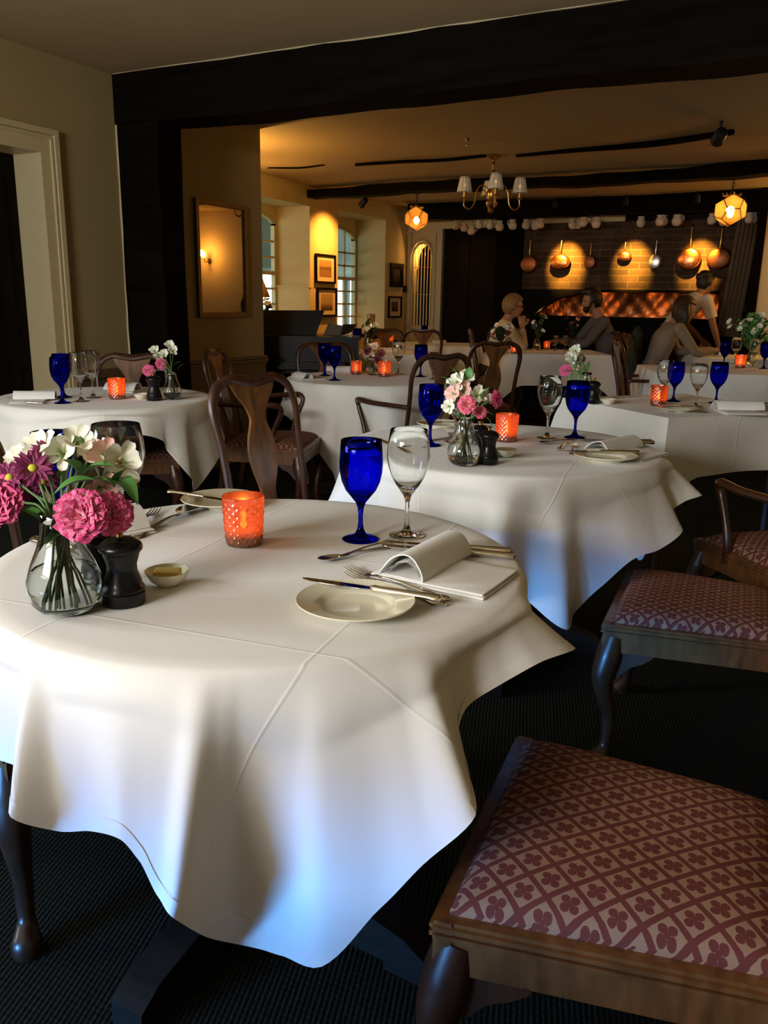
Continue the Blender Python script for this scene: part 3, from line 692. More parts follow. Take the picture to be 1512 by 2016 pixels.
def one_mesh_kind(name, cat, build):
    class K2(Kind):
        pass
    def f():
        o = build(); tag(o, '', cat); return o
    return Kind(f)
blue_goblet = one_mesh_kind('blue_goblet', 'wine glass', lambda: MB().lathe(shell(GOB, .0016, 0, .088), 44).build('blue_goblet', M['cobalt'], ang=60))
clear_glass = one_mesh_kind('clear_wine_glass', 'wine glass', lambda: MB().lathe(shell(WIN, .0012, 0, .098), 44).build('clear_wine_glass', M['glass'], ang=60))
balloon = one_mesh_kind('balloon_wine_glass', 'wine glass', lambda: MB().lathe(shell(BAL, .0013, 0, .092), 48).build('balloon_wine_glass', M['glass'], ang=60))
def make_votive(detail=True):
    t = thing('votive_candle_holder', '', 'candle holder')
    na, nz = (112, 44) if detail else (40, 14); H = .098; V = []; F = []
    K = 13
    for i in range(nz+1):
        z = H*i/nz; r = .0335+.0065*(z/H)**.7 + (.0012 if z > .091 else 0)
        for j in range(na):
            a = 2*pi*j/na; d = 0
            if detail and .004 < z < .090:
                u = K*a; w = z*2*pi/.0165; d = .0026*max(0, cos((u+w)/2)*cos((u-w)/2))**1.2 if cos((u+w)/2)*cos((u-w)/2) > 0 else .0026*max(0, -cos((u+w)/2)*cos((u-w)/2))**1.2
            V.append(((r+d)*cos(a), (r+d)*sin(a), z))
    o = len(V)
    for i in range(nz+1):
        z = H-(H-.006)*i/nz; r = .0335+.0065*(z/H)**.7-.0022
        for j in range(na): a = 2*pi*j/na; V.append((r*cos(a), r*sin(a), z))
    m = 2*(nz+1)
    for i in range(m-1):
        for j in range(na): k = (j+1) % na; F.append((i*na+j, i*na+k, (i+1)*na+k, (i+1)*na+j))
    F.append(tuple(range(na))[::-1]); F.append(tuple((m-1)*na+j for j in range(na)))
    mb = MB(); mb.add(V, F); mb.build('holder', M['votive'], t, ang=50)
    MB().lathe([(.001, .0065), (.027, .0065), (.0275, .028), (.024, .030), (.001, .029)], 20).build('candle', M['wax'], t)
    MB().lathe([(.0006, .030), (.004, .034), (.0062, .041), (.0045, .050), (.0018, .058), (.0004, .063)], 12).build('flame', M['flame'], t)
    return t
votive = Kind(make_votive)
def VOT(label, loc, group, near=False, pw=.5, sc=1):
    votive(label, loc, 0, group, sc)
    point('candle_light', (loc[0], loc[1], loc[2]+.062*sc), pw, (1, .42, .10), .006)
def make_mill():
    t = thing('pepper_mill', '', 'pepper mill')
    MB().lathe([(.001, 0), (.0325, 0), (.034, .002), (.034, .020), (.032, .022), (.034, .0235), (.0335, .028), (.031, .031), (.029, .040), (.024, .055), (.0235, .066), (.027, .077), (.0285, .082), (.0285, .0865), (.001, .0865)], 36).build('body', M['millblack'], t)
    MB().lathe([(.001, .0868), (.031, .0868), (.034, .090), (.0345, .095), (.032, .100), (.022, .107), (.010, .111), (.001, .112)], 36).build('cap', M['millblack'], t)
    MB().lathe([(.001, .111), (.006, .111), (.0045, .116), (.0055, .118), (.0105, .120), (.0105, .1225), (.006, .1245), (.001, .125)], 20).build('knob', M['brass'], t)
    return t
mill = Kind(make_mill)
plate = one_mesh_kind('side_plate', 'plate', lambda: MB().lathe([(.001, .001), (.050, .001), (.053, 0), (.055, .002), (.062, .009), (.088, .0145), (.0930, .0160), (.0940, .0175), (.0930, .0188), (.088, .0172), (.0645, .0128), (.0615, .0118), (.0555, .0065), (.053, .0052), (.001, .005)], 64).build('side_plate', M['china'], ang=50))
butter_dish = one_mesh_kind('butter_dish', 'dish', lambda: MB().lathe([(.001, 0), (.018, 0), (.020, .002), (.030, .010), (.037, .022), (.0385, .026), (.037, .0262), (.028, .013), (.018, .006), (.001, .005)], 40).build('butter_dish', M['china'], ang=50))
def bpat():
    mb = MB().box(-.023, -.015, 0, .023, .015, .018); o = mb.build('butter_pat', M['butter'], smooth=False)
    b = o.modifiers.new('b', 'BEVEL'); b.width = .003; b.segments = 3; return o
butter_pat = one_mesh_kind('butter_pat', 'butter', bpat)
# cutlery lies along +X (handle end at +X), about .22 long
def handle(mb, x0, x1, wide=.0115, th=.0045, z=.005):
    P = [(x0, 0, z+.002), (x0+.015, 0, z+.003), (x0+.04, 0, z+.003), (x1-.045, 0, z), (x1-.02, 0, z-.001), (x1-.006, 0, z-.001), (x1, 0, z-.001)]
    mb.tube(P, [(.0028, .0022), (.0032, .0024), (.0036, .0024), (.0062, .0026), (wide*.85, .0030), (wide*.8, .0034), (.003, .002)], 12, side=(0, 1, 0))
def make_fork():
    t = thing('table_fork', '', 'fork')
    mb = MB(); handle(mb, -.03, .11); mb.tube([(-.028, 0, .0068), (-.042, 0, .0078), (-.052, 0, .0068), (-.066, 0, .0046)], [(.003, .002), (.007, .0016), (.0112, .0012), (.0115, .001)], 10, side=(0, 1, 0)); mb.build('handle', M['silver'], t)
    mb = MB()
    for k in range(4):
        y = -.0098+.00653*k
        mb.tube([(-.062, y, .0050), (-.080, y, .0042), (-.098, y*.98, .0062), (-.112, y*.95, .0105)], [(.0018, .0010), (.0017, .0010), (.0014, .0009), (.0006, .0005)], 6, side=(0, 1, 0))
    mb.build('tines', M['silver'], t); return t
def make_spoon():
    t = thing('table_spoon', '', 'spoon')
    mb = MB(); handle(mb, -.03, .11); mb.tube([(-.028, 0, .0068), (-.045, 0, .0062)], [(.003, .0022), (.005, .0016)], 10, side=(0, 1, 0)); mb.build('handle', M['silver'], t)
    V = []; F = []; na, nr = 28, 8
    for s in (0, 1):
        for i in range(nr+1):
            r = max(.02, i/nr)
            for j in range(na):
                a = 2*pi*j/na; x = -.076+.034*r*cos(a); y = .0185*r*sin(a)*(1+.15*cos(a+pi)); V.append((x, y, .0030+.0072*r*r-(.0009 if s else 0)))
    for s in (0, 1):
        o = s*(nr+1)*na
        for i in range(nr):
            for j in range(na): k = (j+1) % na; F.append((o+i*na+j, o+i*na+k, o+(i+1)*na+k, o+(i+1)*na+j))
    o2 = (nr+1)*na
    for j in range(na): k = (j+1) % na; F.append((nr*na+j, nr*na+k, o2+nr*na+k, o2+nr*na+j))
    mb = MB(); mb.add(V, F); mb.build('spoon_bowl', M['silver'], t); return t
def make_knife():
    t = thing('table_knife', '', 'knife')
    mb = MB(); mb.tube([(-.002, 0, .0065), (.004, 0, .0065), (.012, 0, .0065), (.05, 0, .0065), (.095, 0, .0062), (.104, 0, .006), (.111, 0, .006), (.114, 0, .006)], [(.0045, .0045), (.0065, .0060), (.0055, .0052), (.0068, .0052), (.0095, .0058), (.0105, .0060), (.0092, .0058), (.003, .002)], 14, side=(0, 1, 0)); mb.build('handle', M['silver'], t)
    poly = [(0, -.0045), (-.02, -.0075), (-.07, -.0088), (-.105, -.0065), (-.120, -.0015), (-.124, .004), (-.115, .0065), (-.07, .0075), (-.02, .0068), (0, .0045)]
    mb = MB(); mb.prism(poly, .0055, .0068, 'z'); mb.build('blade', M['steel'], t, smooth=False); return t
fork = Kind(make_fork); spoon = Kind(make_spoon); knife = Kind(make_knife)
def between(kind, p, q, label, group=None, z=None, L0=.222, xo=0):
    """lay a piece of cutlery with its business end at p and its handle end at q"""
    p = Vector(p); q = Vector(q); d = q-p; s = d.length/L0; a = atan2(d.y, d.x); c = (p+q)/2 + d.normalized()*xo*s
    h = -math.asin(max(-1, min(1, (q.z-p.z)/max(d.length, 1e-6))))
    return kind(label, (c.x, c.y, c.z if z is None else z), a, group, s, 0, h)
# napkin: folded square with a stiff rolled tunnel standing on it, tunnel along +Y
def make_napkin():
    mb = MB(); 
    # folded slab in two soft layers
    for z0, z1, ins in ((0, .006, 0), (.0065, .0125, .002)):
        x0, y0, x1, y1 = -.015+ins, .0+ins, .195-ins, .165-ins
        P = [(x0, y0), (x1, y0+.004), (x1, y1), (x0, y1-.003)]
        V = []; F = []; n = 10; per = []
        for k in range(4):
            a = Vector(P[k]); b = Vector(P[(k+1) % 4])
            for i in range(n): per.append(a+(b-a)*(i/n))
        m = len(per); ctr = Vector(((x0+x1)/2, (y0+y1)/2))
        prof = [(0.0, z0+.0006), (.0022, z0+.0018), (.003, (z0+z1)/2), (.0022, z1-.001), (-.002, z1)]
        for d, z in prof:
            for p in per: q = p+(p-ctr).normalized()*d; V.append((q.x, q.y, z))
        for i in range(len(prof)-1):
            for j in range(m): k = (j+1) % m; F.append((i*m+j, i*m+k, (i+1)*m+k, (i+1)*m+j))
        F.append(tuple(range(m))[::-1]); F.append(tuple((len(prof)-1)*m+j for j in range(m)))
        mb.add(V, F)
    sec = bez([(-.002, .0135), (.002, .020), (.022, .050), (.046, .063), (.066, .058), (.082, .034), (.086, .0150), (.080, .0128), (.03, .0130), (.004, .0135)], 5)
    sec = [(p[0], p[1]) for p in [Vector((s.x, s.y)) for s in sec]]
    n = len(sec); V = []; F = []; ny = 8; th = .0028
    for io in (0, 1):
        for j in range(ny+1):
            y = .002+.20*j/ny; sc = 1-.10*(j/ny)
            for x, z in sec:
                cx, cz = .043, .033; dx, dz = x-cx, z-cz; l = max(.001, sqrt(dx*dx+dz*dz)); k = (l-(th if io else 0))/l
                V.append((cx+dx*k*(1+.02*sin(j)), y, max(.0128 if not io else .0148, cz+dz*k*sc if z > .02 else cz+dz*k)))
    for io in (0, 1):
        o = io*(ny+1)*n
        for j in range(ny):
            for i in range(n-1): F.append((o+j*n+i, o+j*n+i+1, o+(j+1)*n+i+1, o+(j+1)*n+i))
    o2 = (ny+1)*n
    for j in (0, ny):
        for i in range(n-1): F.append((j*n+i, j*n+i+1, o2+j*n+i+1, o2+j*n+i))
    mb.add(V, F)
    # inner turned-in flap
    P = [(.012, .016), (.030, .040), (.052, .046), (.070, .036), (.076, .018)]
    V = []; 
    for j in (0, 1):
        for x, z in P: V.append((x, .006+.18*j, z))
    mb.add(V, [(i, i+1, i+6, i+5) for i in range(4)])
    return mb.build('folded_napkin', M['napkin'], ang=40)
M['napkin'] = plain('white_napkin_linen', (.80, .79, .76), .8, bmp=.15, bs=30)
napkin = one_mesh_kind('folded_napkin', 'napkin', make_napkin)
# ---------------- flowers
def carnation_mb(c, dirv, R, seed, mb=None):
    mb = mb or MB(); rng = random.Random(seed); Q = Vector(dirv).to_track_quat('Z', 'Y').to_matrix()
    for ring, (cnt, tilt, ln) in enumerate(((14, 80, 1.0), (14, 62, .98), (12, 44, .92), (10, 28, .85), (7, 13, .75))):
        for k in range(cnt):
            az = 2*pi*(k+rng.random()*.6)/cnt; tl = radians(tilt+rng.uniform(-8, 8)); l = R*ln*rng.uniform(.88, 1.08); wd = .62*R*rng.uniform(.8, 1.1)
            V = []; U = []; nu, nv = 7, 5
            for j in range(nv+1):
                v = j/nv
                for i in range(nu+1):
                    u = i/nu*2-1; w = wd*(.25+.85*v)*u*.9; 
                    fr = .10*R*sin(u*7+k*1.7)*v*v + rng.uniform(-.035, .035)*R*v
                    rr = l*v*(1-.12*u*u) + (rng.uniform(-.09, .06)*R if j == nv else 0)
                    th = tl*(v**.6)
                    x = rr*sin(th); z = rr*cos(th)*.75+fr; p = Vector((x*cos(az)-w*sin(az), x*sin(az)+w*cos(az), z)); V.append(Q @ p+Vector(c)); U.append((i/nu+k*.13, v))
            F = [(j*(nu+1)+i, j*(nu+1)+i+1, (j+1)*(nu+1)+i+1, (j+1)*(nu+1)+i) for j in range(nv) for i in range(nu)]
            mb.add(V, F, U)
    return mb
def petal_strip(mb, c, Q, az, l, w, tilt, curl, nu=4, nv=7, pw=.8, off=0):
    V = []; U = []
    for j in range(nv+1):
        v = j/nv; wid = w*(sin(pi*min(.97, .08+.9*v**pw))) if pw < 2 else w*max(.06, 1-abs(2*v-1.15)**3.0)**.6*(.35+.65*min(1, v*1.8))
        th = tilt+curl*v; 
        if j == 0: x = off; z = 0
        else: x += l/nv*sin(th); z += l/nv*cos(th)
        for i in range(nu+1):
            u = i/nu*2-1; y = wid*u; zz = z+abs(u)**2*wid*.35; V.append(Q @ Vector((x*cos(az)-y*sin(az), x*sin(az)+y*cos(az), zz))+Vector(c)); U.append((i/nu, v))
    mb.add(V, [(j*(nu+1)+i, j*(nu+1)+i+1, (j+1)*(nu+1)+i+1, (j+1)*(nu+1)+i) for j in range(nv) for i in range(nu)], U)
def leaf_mb(mb, p0, p1, w, droop=.2, up=(0, 0, 1)):
    p0 = Vector(p0); p1 = Vector(p1); d = p1-p0; s = d.cross(Vector(up)); s = s.normalized() if s.length > 1e-4 else Vector((1, 0, 0)); n = s.cross(d).normalized(); V = []; U = []; nv, nu = 9, 4
    for j in range(nv+1):
        v = j/nv; wid = w*(sin(pi*v**.8)**.9 if 0 < v < 1 else 0)+.0004; c = p0+d*v+n*(sin(pi*v)*droop*d.length)
        for i in range(nu+1): u = i/nu*2-1; V.append(c+s*u*wid+n*abs(u)*wid*.35); U.append((i/nu, v))
    mb.add(V, [(j*(nu+1)+i, j*(nu+1)+i+1, (j+1)*(nu+1)+i+1, (j+1)*(nu+1)+i) for j in range(nv) for i in range(nu)], U)
def flower(kind, label, neck, head, dirv, size, seed=0, group=None, mat=None, foot=None, leaves=(), bend=.02, stemr=.0018):
    """one stem standing in a vase: foot (in the water) -> neck -> head; bloom facing dirv"""
    foot = Vector(foot) if foot else Vector(neck)-Vector((0, 0, .1)); neck = Vector(neck); head = Vector(head)
    nm = {'carnation': 'carnation', 'daisy': 'daisy', 'alstroemeria': 'lily', 'bud': 'flower_bud'}[kind]
    t = thing(nm, label, 'flower', foot, 0, group); o = foot
    Q = Vector(dirv).normalized().to_track_quat('Z', 'Y').to_matrix(); d = Vector(dirv).normalized()
    hb = head-d*size*(.55 if kind == 'carnation' else .25)
    P = bez([foot-o, neck-o, (neck+hb)/2+Vector((0, 0, bend))-o, hb-o], 6)
    MB().tube(P, stemr, 7).build('stem', M['stem'], t)
    if kind == 'carnation':
        carnation_mb(head-o-d*size*.35, d, size, seed).build('bloom', mat or M['carn'], t, ang=180)
        MB().tube([hb-o-d*size*.25, hb-o, head-o-d*size*.15], [.003, size*.28, size*.30], 10).build('calyx', M['stem'], t)
    elif kind == 'daisy':
        mb = MB(); rng = random.Random(seed); n = 13
        for rr, tl in ((1, 1.35), (.9, 1.15)):
            for k in range(n): petal_strip(mb, head-o, Q, 2*pi*(k+.5*(rr < 1))/n+rng.uniform(-.1, .1), size*rr*.9, size*.17, tl+rng.uniform(-.15, .15), .25, off=size*.12)
        mb.build('bloom', mat or M['daisy'], t, ang=180)
        MB().ell(head-o+d*.001, (size*.22, size*.22, size*.14), 12, 8, Q).build('eye', M['daisy_eye'], t)
    elif kind == 'alstroemeria':
        mb = MB(); rng = random.Random(seed)
        for k in range(6):
            b = k % 2; petal_strip(mb, head-o-d*size*.3, Q, 2*pi*k/6+rng.uniform(-.12, .12), size*(1.15 if b else 1.0), size*(.32 if b else .46), (.80 if b else .62)+rng.uniform(-.15, .15), .40+rng.uniform(-.15, .25), 6, 8, pw=3, off=size*.08)
        mb.build('bloom', mat or M['alst'], t, ang=180)
        mb = MB()
        for k in range(3): a = k*2.1; mb.tube([head-o-d*size*.2, head-o+d*size*.35+Q @ Vector((cos(a), sin(a), 0))*size*.12], .0007, 5)
        mb.build('stamen', M['stem'], t)
    else:
        MB().ell(head-o, (size*.45, size*.45, size*.9), 10, 8, Q).build('bloom', mat or M['alst'], t)
    for lf in leaves:
        mb = MB(); leaf_mb(mb, Vector(lf[0])-o, Vector(lf[1])-o, lf[2], lf[3] if len(lf) > 3 else .15); mb.build('leaf', M['leaf'], t, ang=180)
    return t
def make_vase():
    t = thing('bud_vase', '', 'vase')
    prof = [(.001, .001), (.030, .001), (.040, .006), (.052, .020), (.0575, .038), (.056, .056), (.047, .082), (.037, .105), (.0305, .128), (.0285, .145), (.0300, .160)]
    MB().lathe(shell(prof, .0022, 0, .010), 48).build('vase_body', M['vaseglass'], t, ang=60)
    MB().lathe([(.001, .0112), (.028, .0112), (.038, .0145), (.0485, .0245), (.0545, .040), (.0530, .055), (.0475, .070), (.0465, .0712), (.001, .0712)], 48).build('water', M['water'], t, ang=60)
    return t
vase = Kind(make_vase)
# ================================================================== CHAIRS (origin on the floor under the seat centre, facing +Y)
def seat_uv_cushion(w0, w1, d, z0, h):
    nx, ny = 40, 36; V = []; F = []; U = []
    for j in range(ny+1):
        v = j/ny; y = -d/2+d*v; w = w0+(w1-w0)*v
        for i in range(nx+1):
            u = i/nx; x = (u-.5)*w; e = max(abs(2*u-1), abs(2*v-1)); f = (1-abs(2*u-1)**5)*(1-abs(2*v-1)**5)
            V.append((x, y, z0+.012+h*f**.55+.004*f*(1-(2*u-1)**2))); U.append((x, y))
    for j in range(ny):
        for i in range(nx): a = j*(nx+1)+i; F.append((a, a+1, a+nx+2, a+nx+1))
    n0 = len(V)
    rim = [i for i in range(nx+1)] + [(j*(nx+1)+nx) for j in range(1, ny+1)] + [ny*(nx+1)+i for i in range(nx-1, -1, -1)] + [j*(nx+1) for j in range(ny-1, 0, -1)]
    m = len(rim)
    for r in rim: V.append((V[r][0]*1.0, V[r][1]*1.0, z0)); U.append((U[r][0]+.0, U[r][1]-.01))
    for k in range(m): F.append((rim[k], rim[(k+1) % m], n0+(k+1) % m, n0+k))
    F.append(tuple(n0+k for k in range(m))[::-1])
    mb = MB(); mb.add(V, F, U); return mb
def make_chair(arms=False):
    t = thing('dining_armchair' if arms else 'dining_chair', '', 'chair')
    wf, wb, d = .535, .43, .47; zt = .435
    seat_uv_cushion(wb-.035, wf-.035, d-.035, zt, .036).build('seat', M['tapestry'], t, ang=60)
    # seat rails with stepped moulding
    mb = MB()
    def rail(x0, y0, x1, y1, inx, iny):
        for k, (z0, z1, o) in enumerate(((.360, .415, 0), (.415, .422, .006), (.4225, .428, .001), (.428, .4345, .006), (.4345, .441, 0))):
            a = Vector((x0, y0)); b = Vector((x1, y1)); n = Vector((inx, iny)); th = .026
            p = [a-n*o, b-n*o, b+n*th, a+n*th]
            mb.prism([(q.x, q.y) for q in p], z0, z1, 'z')
    hb, hf = wb/2, wf/2; sl = Vector((hf-hb, d)).normalized(); nr = Vector((-sl.y, sl.x))
    rail(hb, -d/2, hf, d/2, nr.x, nr.y); rail(-hf, d/2, -hb, -d/2, -nr.x, nr.y); rail(hf, d/2, -hf, d/2, 0, -1); rail(-hb, -d/2, hb, -d/2, 0, 1)
    mb.build('seat_frame', M['mahogany_light'], t, smooth=False)
    for s in (-1, 1):     # cabriole front legs with ears, pad feet
        P = bez([(s*(hf-.03), d/2-.03, .40), (s*(hf-.018), d/2-.018, .34), (s*(hf-.008), d/2-.008, .27), (s*(hf-.03), d/2-.03, .15), (s*(hf-.028), d/2-.028, .06), (s*(hf-.010), d/2-.010, .022), (s*(hf-.008), d/2-.008, 0)], 6)
        mb = MB().tube(P, lerpl([.032, .037, .030, .019, .016, .030, .026], len(P)), 12, side=(1, 0, 0))
        for vx, vy in ((-s, 0), (0, -1)):
            px, py = s*(hf-.028), d/2-.028
            poly = bez([(0, .362), (.105, .362), (.085, .335), (.05, .315), (.02, .28), (0, .27)], 5); poly = [(q[0], q[1]) for q in [(v.x, v.y) for v in [Vector(p) for p in poly]]]
            V = []; n = len(poly)
            for tt in (-.014, .014):
                for a_, z_ in poly: V.append((px+vx*a_+(tt if vx == 0 else 0), py+vy*a_+(tt if vy == 0 else 0), z_))
            mb.add(V, [tuple(range(n)), tuple(range(2*n-1, n-1, -1))]+[(i, n+i, n+(i+1) % n, (i+1) % n) for i in range(n)])
        mb.build('leg', M['mahogany'], t, ang=50)
    for s in (-1, 1):     # rear legs
        P = bez([(s*(hb-.02), -d/2+.015, .41), (s*(hb-.02), -d/2, .25), (s*(hb-.01), -d/2-.035, .08), (s*(hb-.005), -d/2-.06, 0)], 6)
        MB().tube(P, lerpl([(.018, .018), (.016, .018), (.017, .019), (.02, .022)], len(P)), 8, side=(1, 0, 0)).build('leg', M['mahogany'], t)
    # hooped back: two stiles running into a crest with rounded shoulders and a centre dip
    yb = -d/2+.01
    L_ = [(-(hb-.03), yb, .42), (-(hb-.035), yb-.015, .55), (-(hb-.03), yb-.045, .70), (-(hb-.02), yb-.075, .83), (-(hb-.045), yb-.092, .905), (-(hb-.105), yb-.098, .938), (-.06, yb-.098, .935), (0, yb-.099, .928)]
    P = L_ + [(-x, y, z) for x, y, z in L_[-2::-1]]
    P = bez(P, 6)
    MB().tube(P, lerpl([(.016, .014), (.0145, .012), (.0145, .012), (.017, .012), (.020, .013), (.018, .013), (.021, .013), (.024, .013), (.021, .013), (.018, .013), (.020, .013), (.017, .012), (.0145, .012), (.0145, .012), (.016, .014)], len(P)), 10).build('back_frame', M['mahogany'], t)
    # vase splat following the rake of the back
    prof = [(0.06, .43), (.045, .45), (.035, .50), (.036, .54), (.055, .60), (.066, .66), (.058, .72), (.038, .775), (.036, .80), (.052, .84), (.085, .885), (.105, .925)]
    zs = [p[1] for p in prof]; R_ = bez([(a, b, 0) for a, b in prof], 4); V = []; F = []
    def yy(z): return yb-.002-.099*max(0, (z-.42)/.51)**1.25
    for q in R_:
        w, z = q.x, min(.93, q.y); y = yy(z); V += [(-w, y-.006, z), (w, y-.006, z), (w, y+.006, z), (-w, y+.006, z)]
    m = len(R_)
    for i in range(m-1):
        for j in range(4): k = (j+1) % 4; F.append((4*i+j, 4*i+k, 4*i+4+k, 4*i+4+j))
    F += [(3, 2, 1, 0), (4*m-4, 4*m-3, 4*m-2, 4*m-1)]
    mb = MB(); mb.add(V, F); mb.box(-.07, yb-.02, .43, .07, yb+.012, .455); mb.build('splat', M['mahogany_light'], t, ang=50)
    if arms:
        for s in (-1, 1):
            P = bez([(s*(hb-.030), yb-.035, .665), (s*(hb+.01), yb+.08, .668), (s*(hb+.055), yb+.20, .672), (s*(hb+.070), yb+.29, .680), (s*(hb+.055), yb+.335, .672), (s*(hb+.045), yb+.345, .64), (s*(hb+.040), yb+.31, .56), (s*(hb+.035), yb+.285, .48), (s*(hb+.025), yb+.29, .40)], 7)
            MB().tube(P, lerpl([(.013, .012), (.017, .013), (.021, .014), (.022, .016), (.020, .016), (.015, .015), (.013, .014), (.015, .016), (.018, .016)], len(P)), 10).build('arm', M['mahogany'], t)
    return t
chair = Kind(lambda: make_chair(False)); armchair = Kind(lambda: make_chair(True))
def face(dx, dy): return atan2(dy, dx)-pi/2
def place_back(kind, bx, by, ang, label, group='queen anne dining chairs', sc=1, back=.33):
    """chair whose crest stands over (bx,by), facing direction ang (radians)"""
    kind(label, (bx+cos(ang)*back*sc, by+sin(ang)*back*sc, 0), ang-pi/2, group, sc)
# patterned seats on the right, facing left to the tables
def seat_corner(kind, cx, cy, ang, label, group='queen anne dining chairs', side=1, sc=1):
    """front corner of the seat rail at (cx,cy): side=+1 the corner on the chair's own left"""
    f = Vector((cos(ang), sin(ang))); l = Vector((-sin(ang), cos(ang))); c = Vector((cx, cy))-f*.235*sc-l*.2675*sc*side
    kind(label, (c.x, c.y, 0), ang-pi/2, group, sc)
A1 = radians(180-7)
seat_corner(chair, -.355, .855, radians(186), 'dining chair with quatrefoil tapestry seat, nearest the viewer at the lower right', sc=.97)
seat_corner(chair, -.405, 2.055, radians(184), 'dining chair with quatrefoil tapestry seat, second one back, facing the middle table', sc=.94)
seat_corner(armchair, -.30, 3.00, radians(126), 'armchair with curved arm and tapestry seat at the right edge, facing the square table', side=1, sc=.97)
place_back(chair, -1.82, 2.49, radians(-14), 'dark side chair with vase splat just behind the nearest table', back=.30)
place_back(armchair, -2.99, 3.70, radians(20), 'armchair seen edge on against the chair rail, its arm reaching right')
place_back(chair, -3.36, 3.46, radians(-52), 'chair with orange lit splat behind the doorway table', sc=.965)
place_back(chair, -3.05, 4.98, radians(-45), 'dining chair behind the piano side of the ivory table', sc=.99)
place_back(armchair, -1.78, 4.15, radians(152), 'armchair with its back to the middle table, beyond the first goblet')
place_back(chair, -2.08, 5.80, radians(130), 'narrow looking side chair standing alone behind the vase of the middle table')
place_back(armchair, -1.40, 6.62, radians(25), 'armchair seen side on, between the man and the long haired woman')
place_back(chair, -1.93, 9.10, radians(207), 'chair the man sits on', sc=1)
place_back(chair, -1.72, 8.55, radians(27), 'chair with the dark green jacket, behind the long haired woman', sc=1)
place_back(chair, -3.35, 8.45, radians(27), 'chair the fair haired woman sits on')
place_back(chair, -3.98, 7.68, radians(-60), 'chair in front of the second arched window, behind the blue goblet')
place_back(chair, -3.60, 7.80, radians(112), 'chair to the right of the small flower vase, before the far pictures')
place_back(chair, -3.42, 9.80, radians(-80), 'far chair in front of the black double door')
place_back(chair, -3.12, 8.95, radians(190), 'far chair between the black door and the fair haired woman')
seat_corner(chair, -1.185, .855, radians(0), 'dark chair at the left edge, its cabriole leg beside the nearest cloth', side=-1)

# added unseen bench pair: backs shade the lower cloth, gaps pass blue light
def blocker(name_label, x0, y0, length, rz):
    t = thing('shade_blocker', name_label, 'blocker', (x0, y0, 0), rz, 'added light blockers')
    MB().box(0, -.02, .57, length, .02, 1.0).build('backrest', M['darkwood'], t, smooth=False)
    MB().tube([(0, 0, 1.01), (length, 0, 1.01)], .026, 8).build('top_rail', M['darkwood'], t)
    MB().box(0, -.42, .42, length, .02, .455).build('seat', M['darkwood'], t, smooth=False)
    for x in (.04, length/2, length-.08): MB().box(x, -.015, .45, x+.03, .015, .57).build('upright', M['darkwood'], t, smooth=False)
    for x in (.04, length-.08):
        for y in (-.40, -.02): MB().box(x, y, 0, x+.04, y+.04, .42).build('leg', M['darkwood'], t, smooth=False)
    return t
blocker('added dark high backed bench the viewer sits beside, backing on the nearest table, outside the picture', -2.75, -.35, 2.25, 0)
blocker('added dark high backed bench along the left, ending short of the nearest table, outside the picture', -2.15, -.28, 1.25, pi/2)
# ================================================================== LAID TABLES
Z = .7502
G1 = 'settings on the nearest table'
# ---- nearest table
blue_goblet('cobalt blue goblet at the centre of the nearest table', (-.777, 1.409, Z), 0, 'blue goblets')
clear_glass('clear wine glass beside the blue goblet, nearest table', (-.708, 1.482, Z), 0, 'clear wine glasses')
balloon('big clear wine glass behind the pink and white flowers', (-1.235, 1.215, Z), 0)
blue_goblet('blue goblet hidden behind the flowers of the nearest table', (-1.345, 1.15, Z), 0, 'blue goblets')
VOT('copper coloured diamond cut candle holder, lit, on the nearest table', (-.961, 1.266, Z), 'lit candle holders', True, 1.1)
mill('black pepper mill with brass knob, in front of the butter dish', (-.926, .905, Z), 0, 'pepper mills', .98)
mill('black salt mill standing behind the flower vase, nearest table', (-1.003, .930, Z), 0, 'pepper mills', .98)
butter_dish('small white butter dish beside the black mill, nearest table', (-.925, 1.005, Z), 0, 'butter dishes', .98)
butter_pat('yellow butter pat in the dish on the nearest table', (-.925, 1.005, Z+.0095), .5, None, .95)
vase('round bellied glass vase of pink and white flowers, half full of water', (-.975, .835, Z), 0, 'glass vases', .98)
plate('cream side plate with a knife across it, nearest table', (-.593, 1.062, Z), 0, 'side plates')
plate('white side plate at the back edge of the nearest table', (-1.200, 1.495, Z), 0, 'side plates', .98)
between(knife, (-.712, 1.098, Z+.013), (-.470, 1.128, Z+.013), 'knife lying across the cream side plate, nearest table', 'silver cutlery', L0=.238)
between(knife, (-1.128, 1.476, Z+.013), (-1.348, 1.478, Z+.013), 'knife on the white side plate at the back of the nearest table', 'silver cutlery', L0=.238)
between(fork, (-.715, 1.225, Z), (-.462, 1.165, Z), 'fork with its handle beyond the cream plate, nearest table', 'silver cutlery', L0=.252)
between(fork, (-.700, 1.200, Z), (-.458, 1.138, Z), 'second fork beside it, nearer the cream plate', 'silver cutlery', L0=.252)
between(fork, (-.706, 1.425, Z+.004), (-.745, 1.262, Z+.004), 'dessert fork pointing away, left of the rolled napkin', 'silver cutlery', L0=.235)
between(spoon, (-.768, 1.232, Z), (-.700, 1.385, Z), 'dessert spoon crossing under the fork by the napkin, nearest table', 'silver cutlery', L0=.222)
between(knife, (-.715, 1.398, Z+.001), (-.468, 1.468, Z+.001), 'table knife behind the napkin, its silver handle to the right', 'silver cutlery', L0=.238)
between(knife, (-.705, 1.372, Z+.001), (-.452, 1.440, Z+.001), 'second table knife behind the napkin, nearer the viewer', 'silver cutlery', L0=.238)
napkin('white rolled napkin on the nearest table', (-.628, 1.205, Z), radians(-3), 'rolled napkins', (1, .97, .86))
napkin('white rolled napkin behind the pink carnations', (-1.175, 1.235, Z), radians(165), 'rolled napkins', (.9, .9, .86))
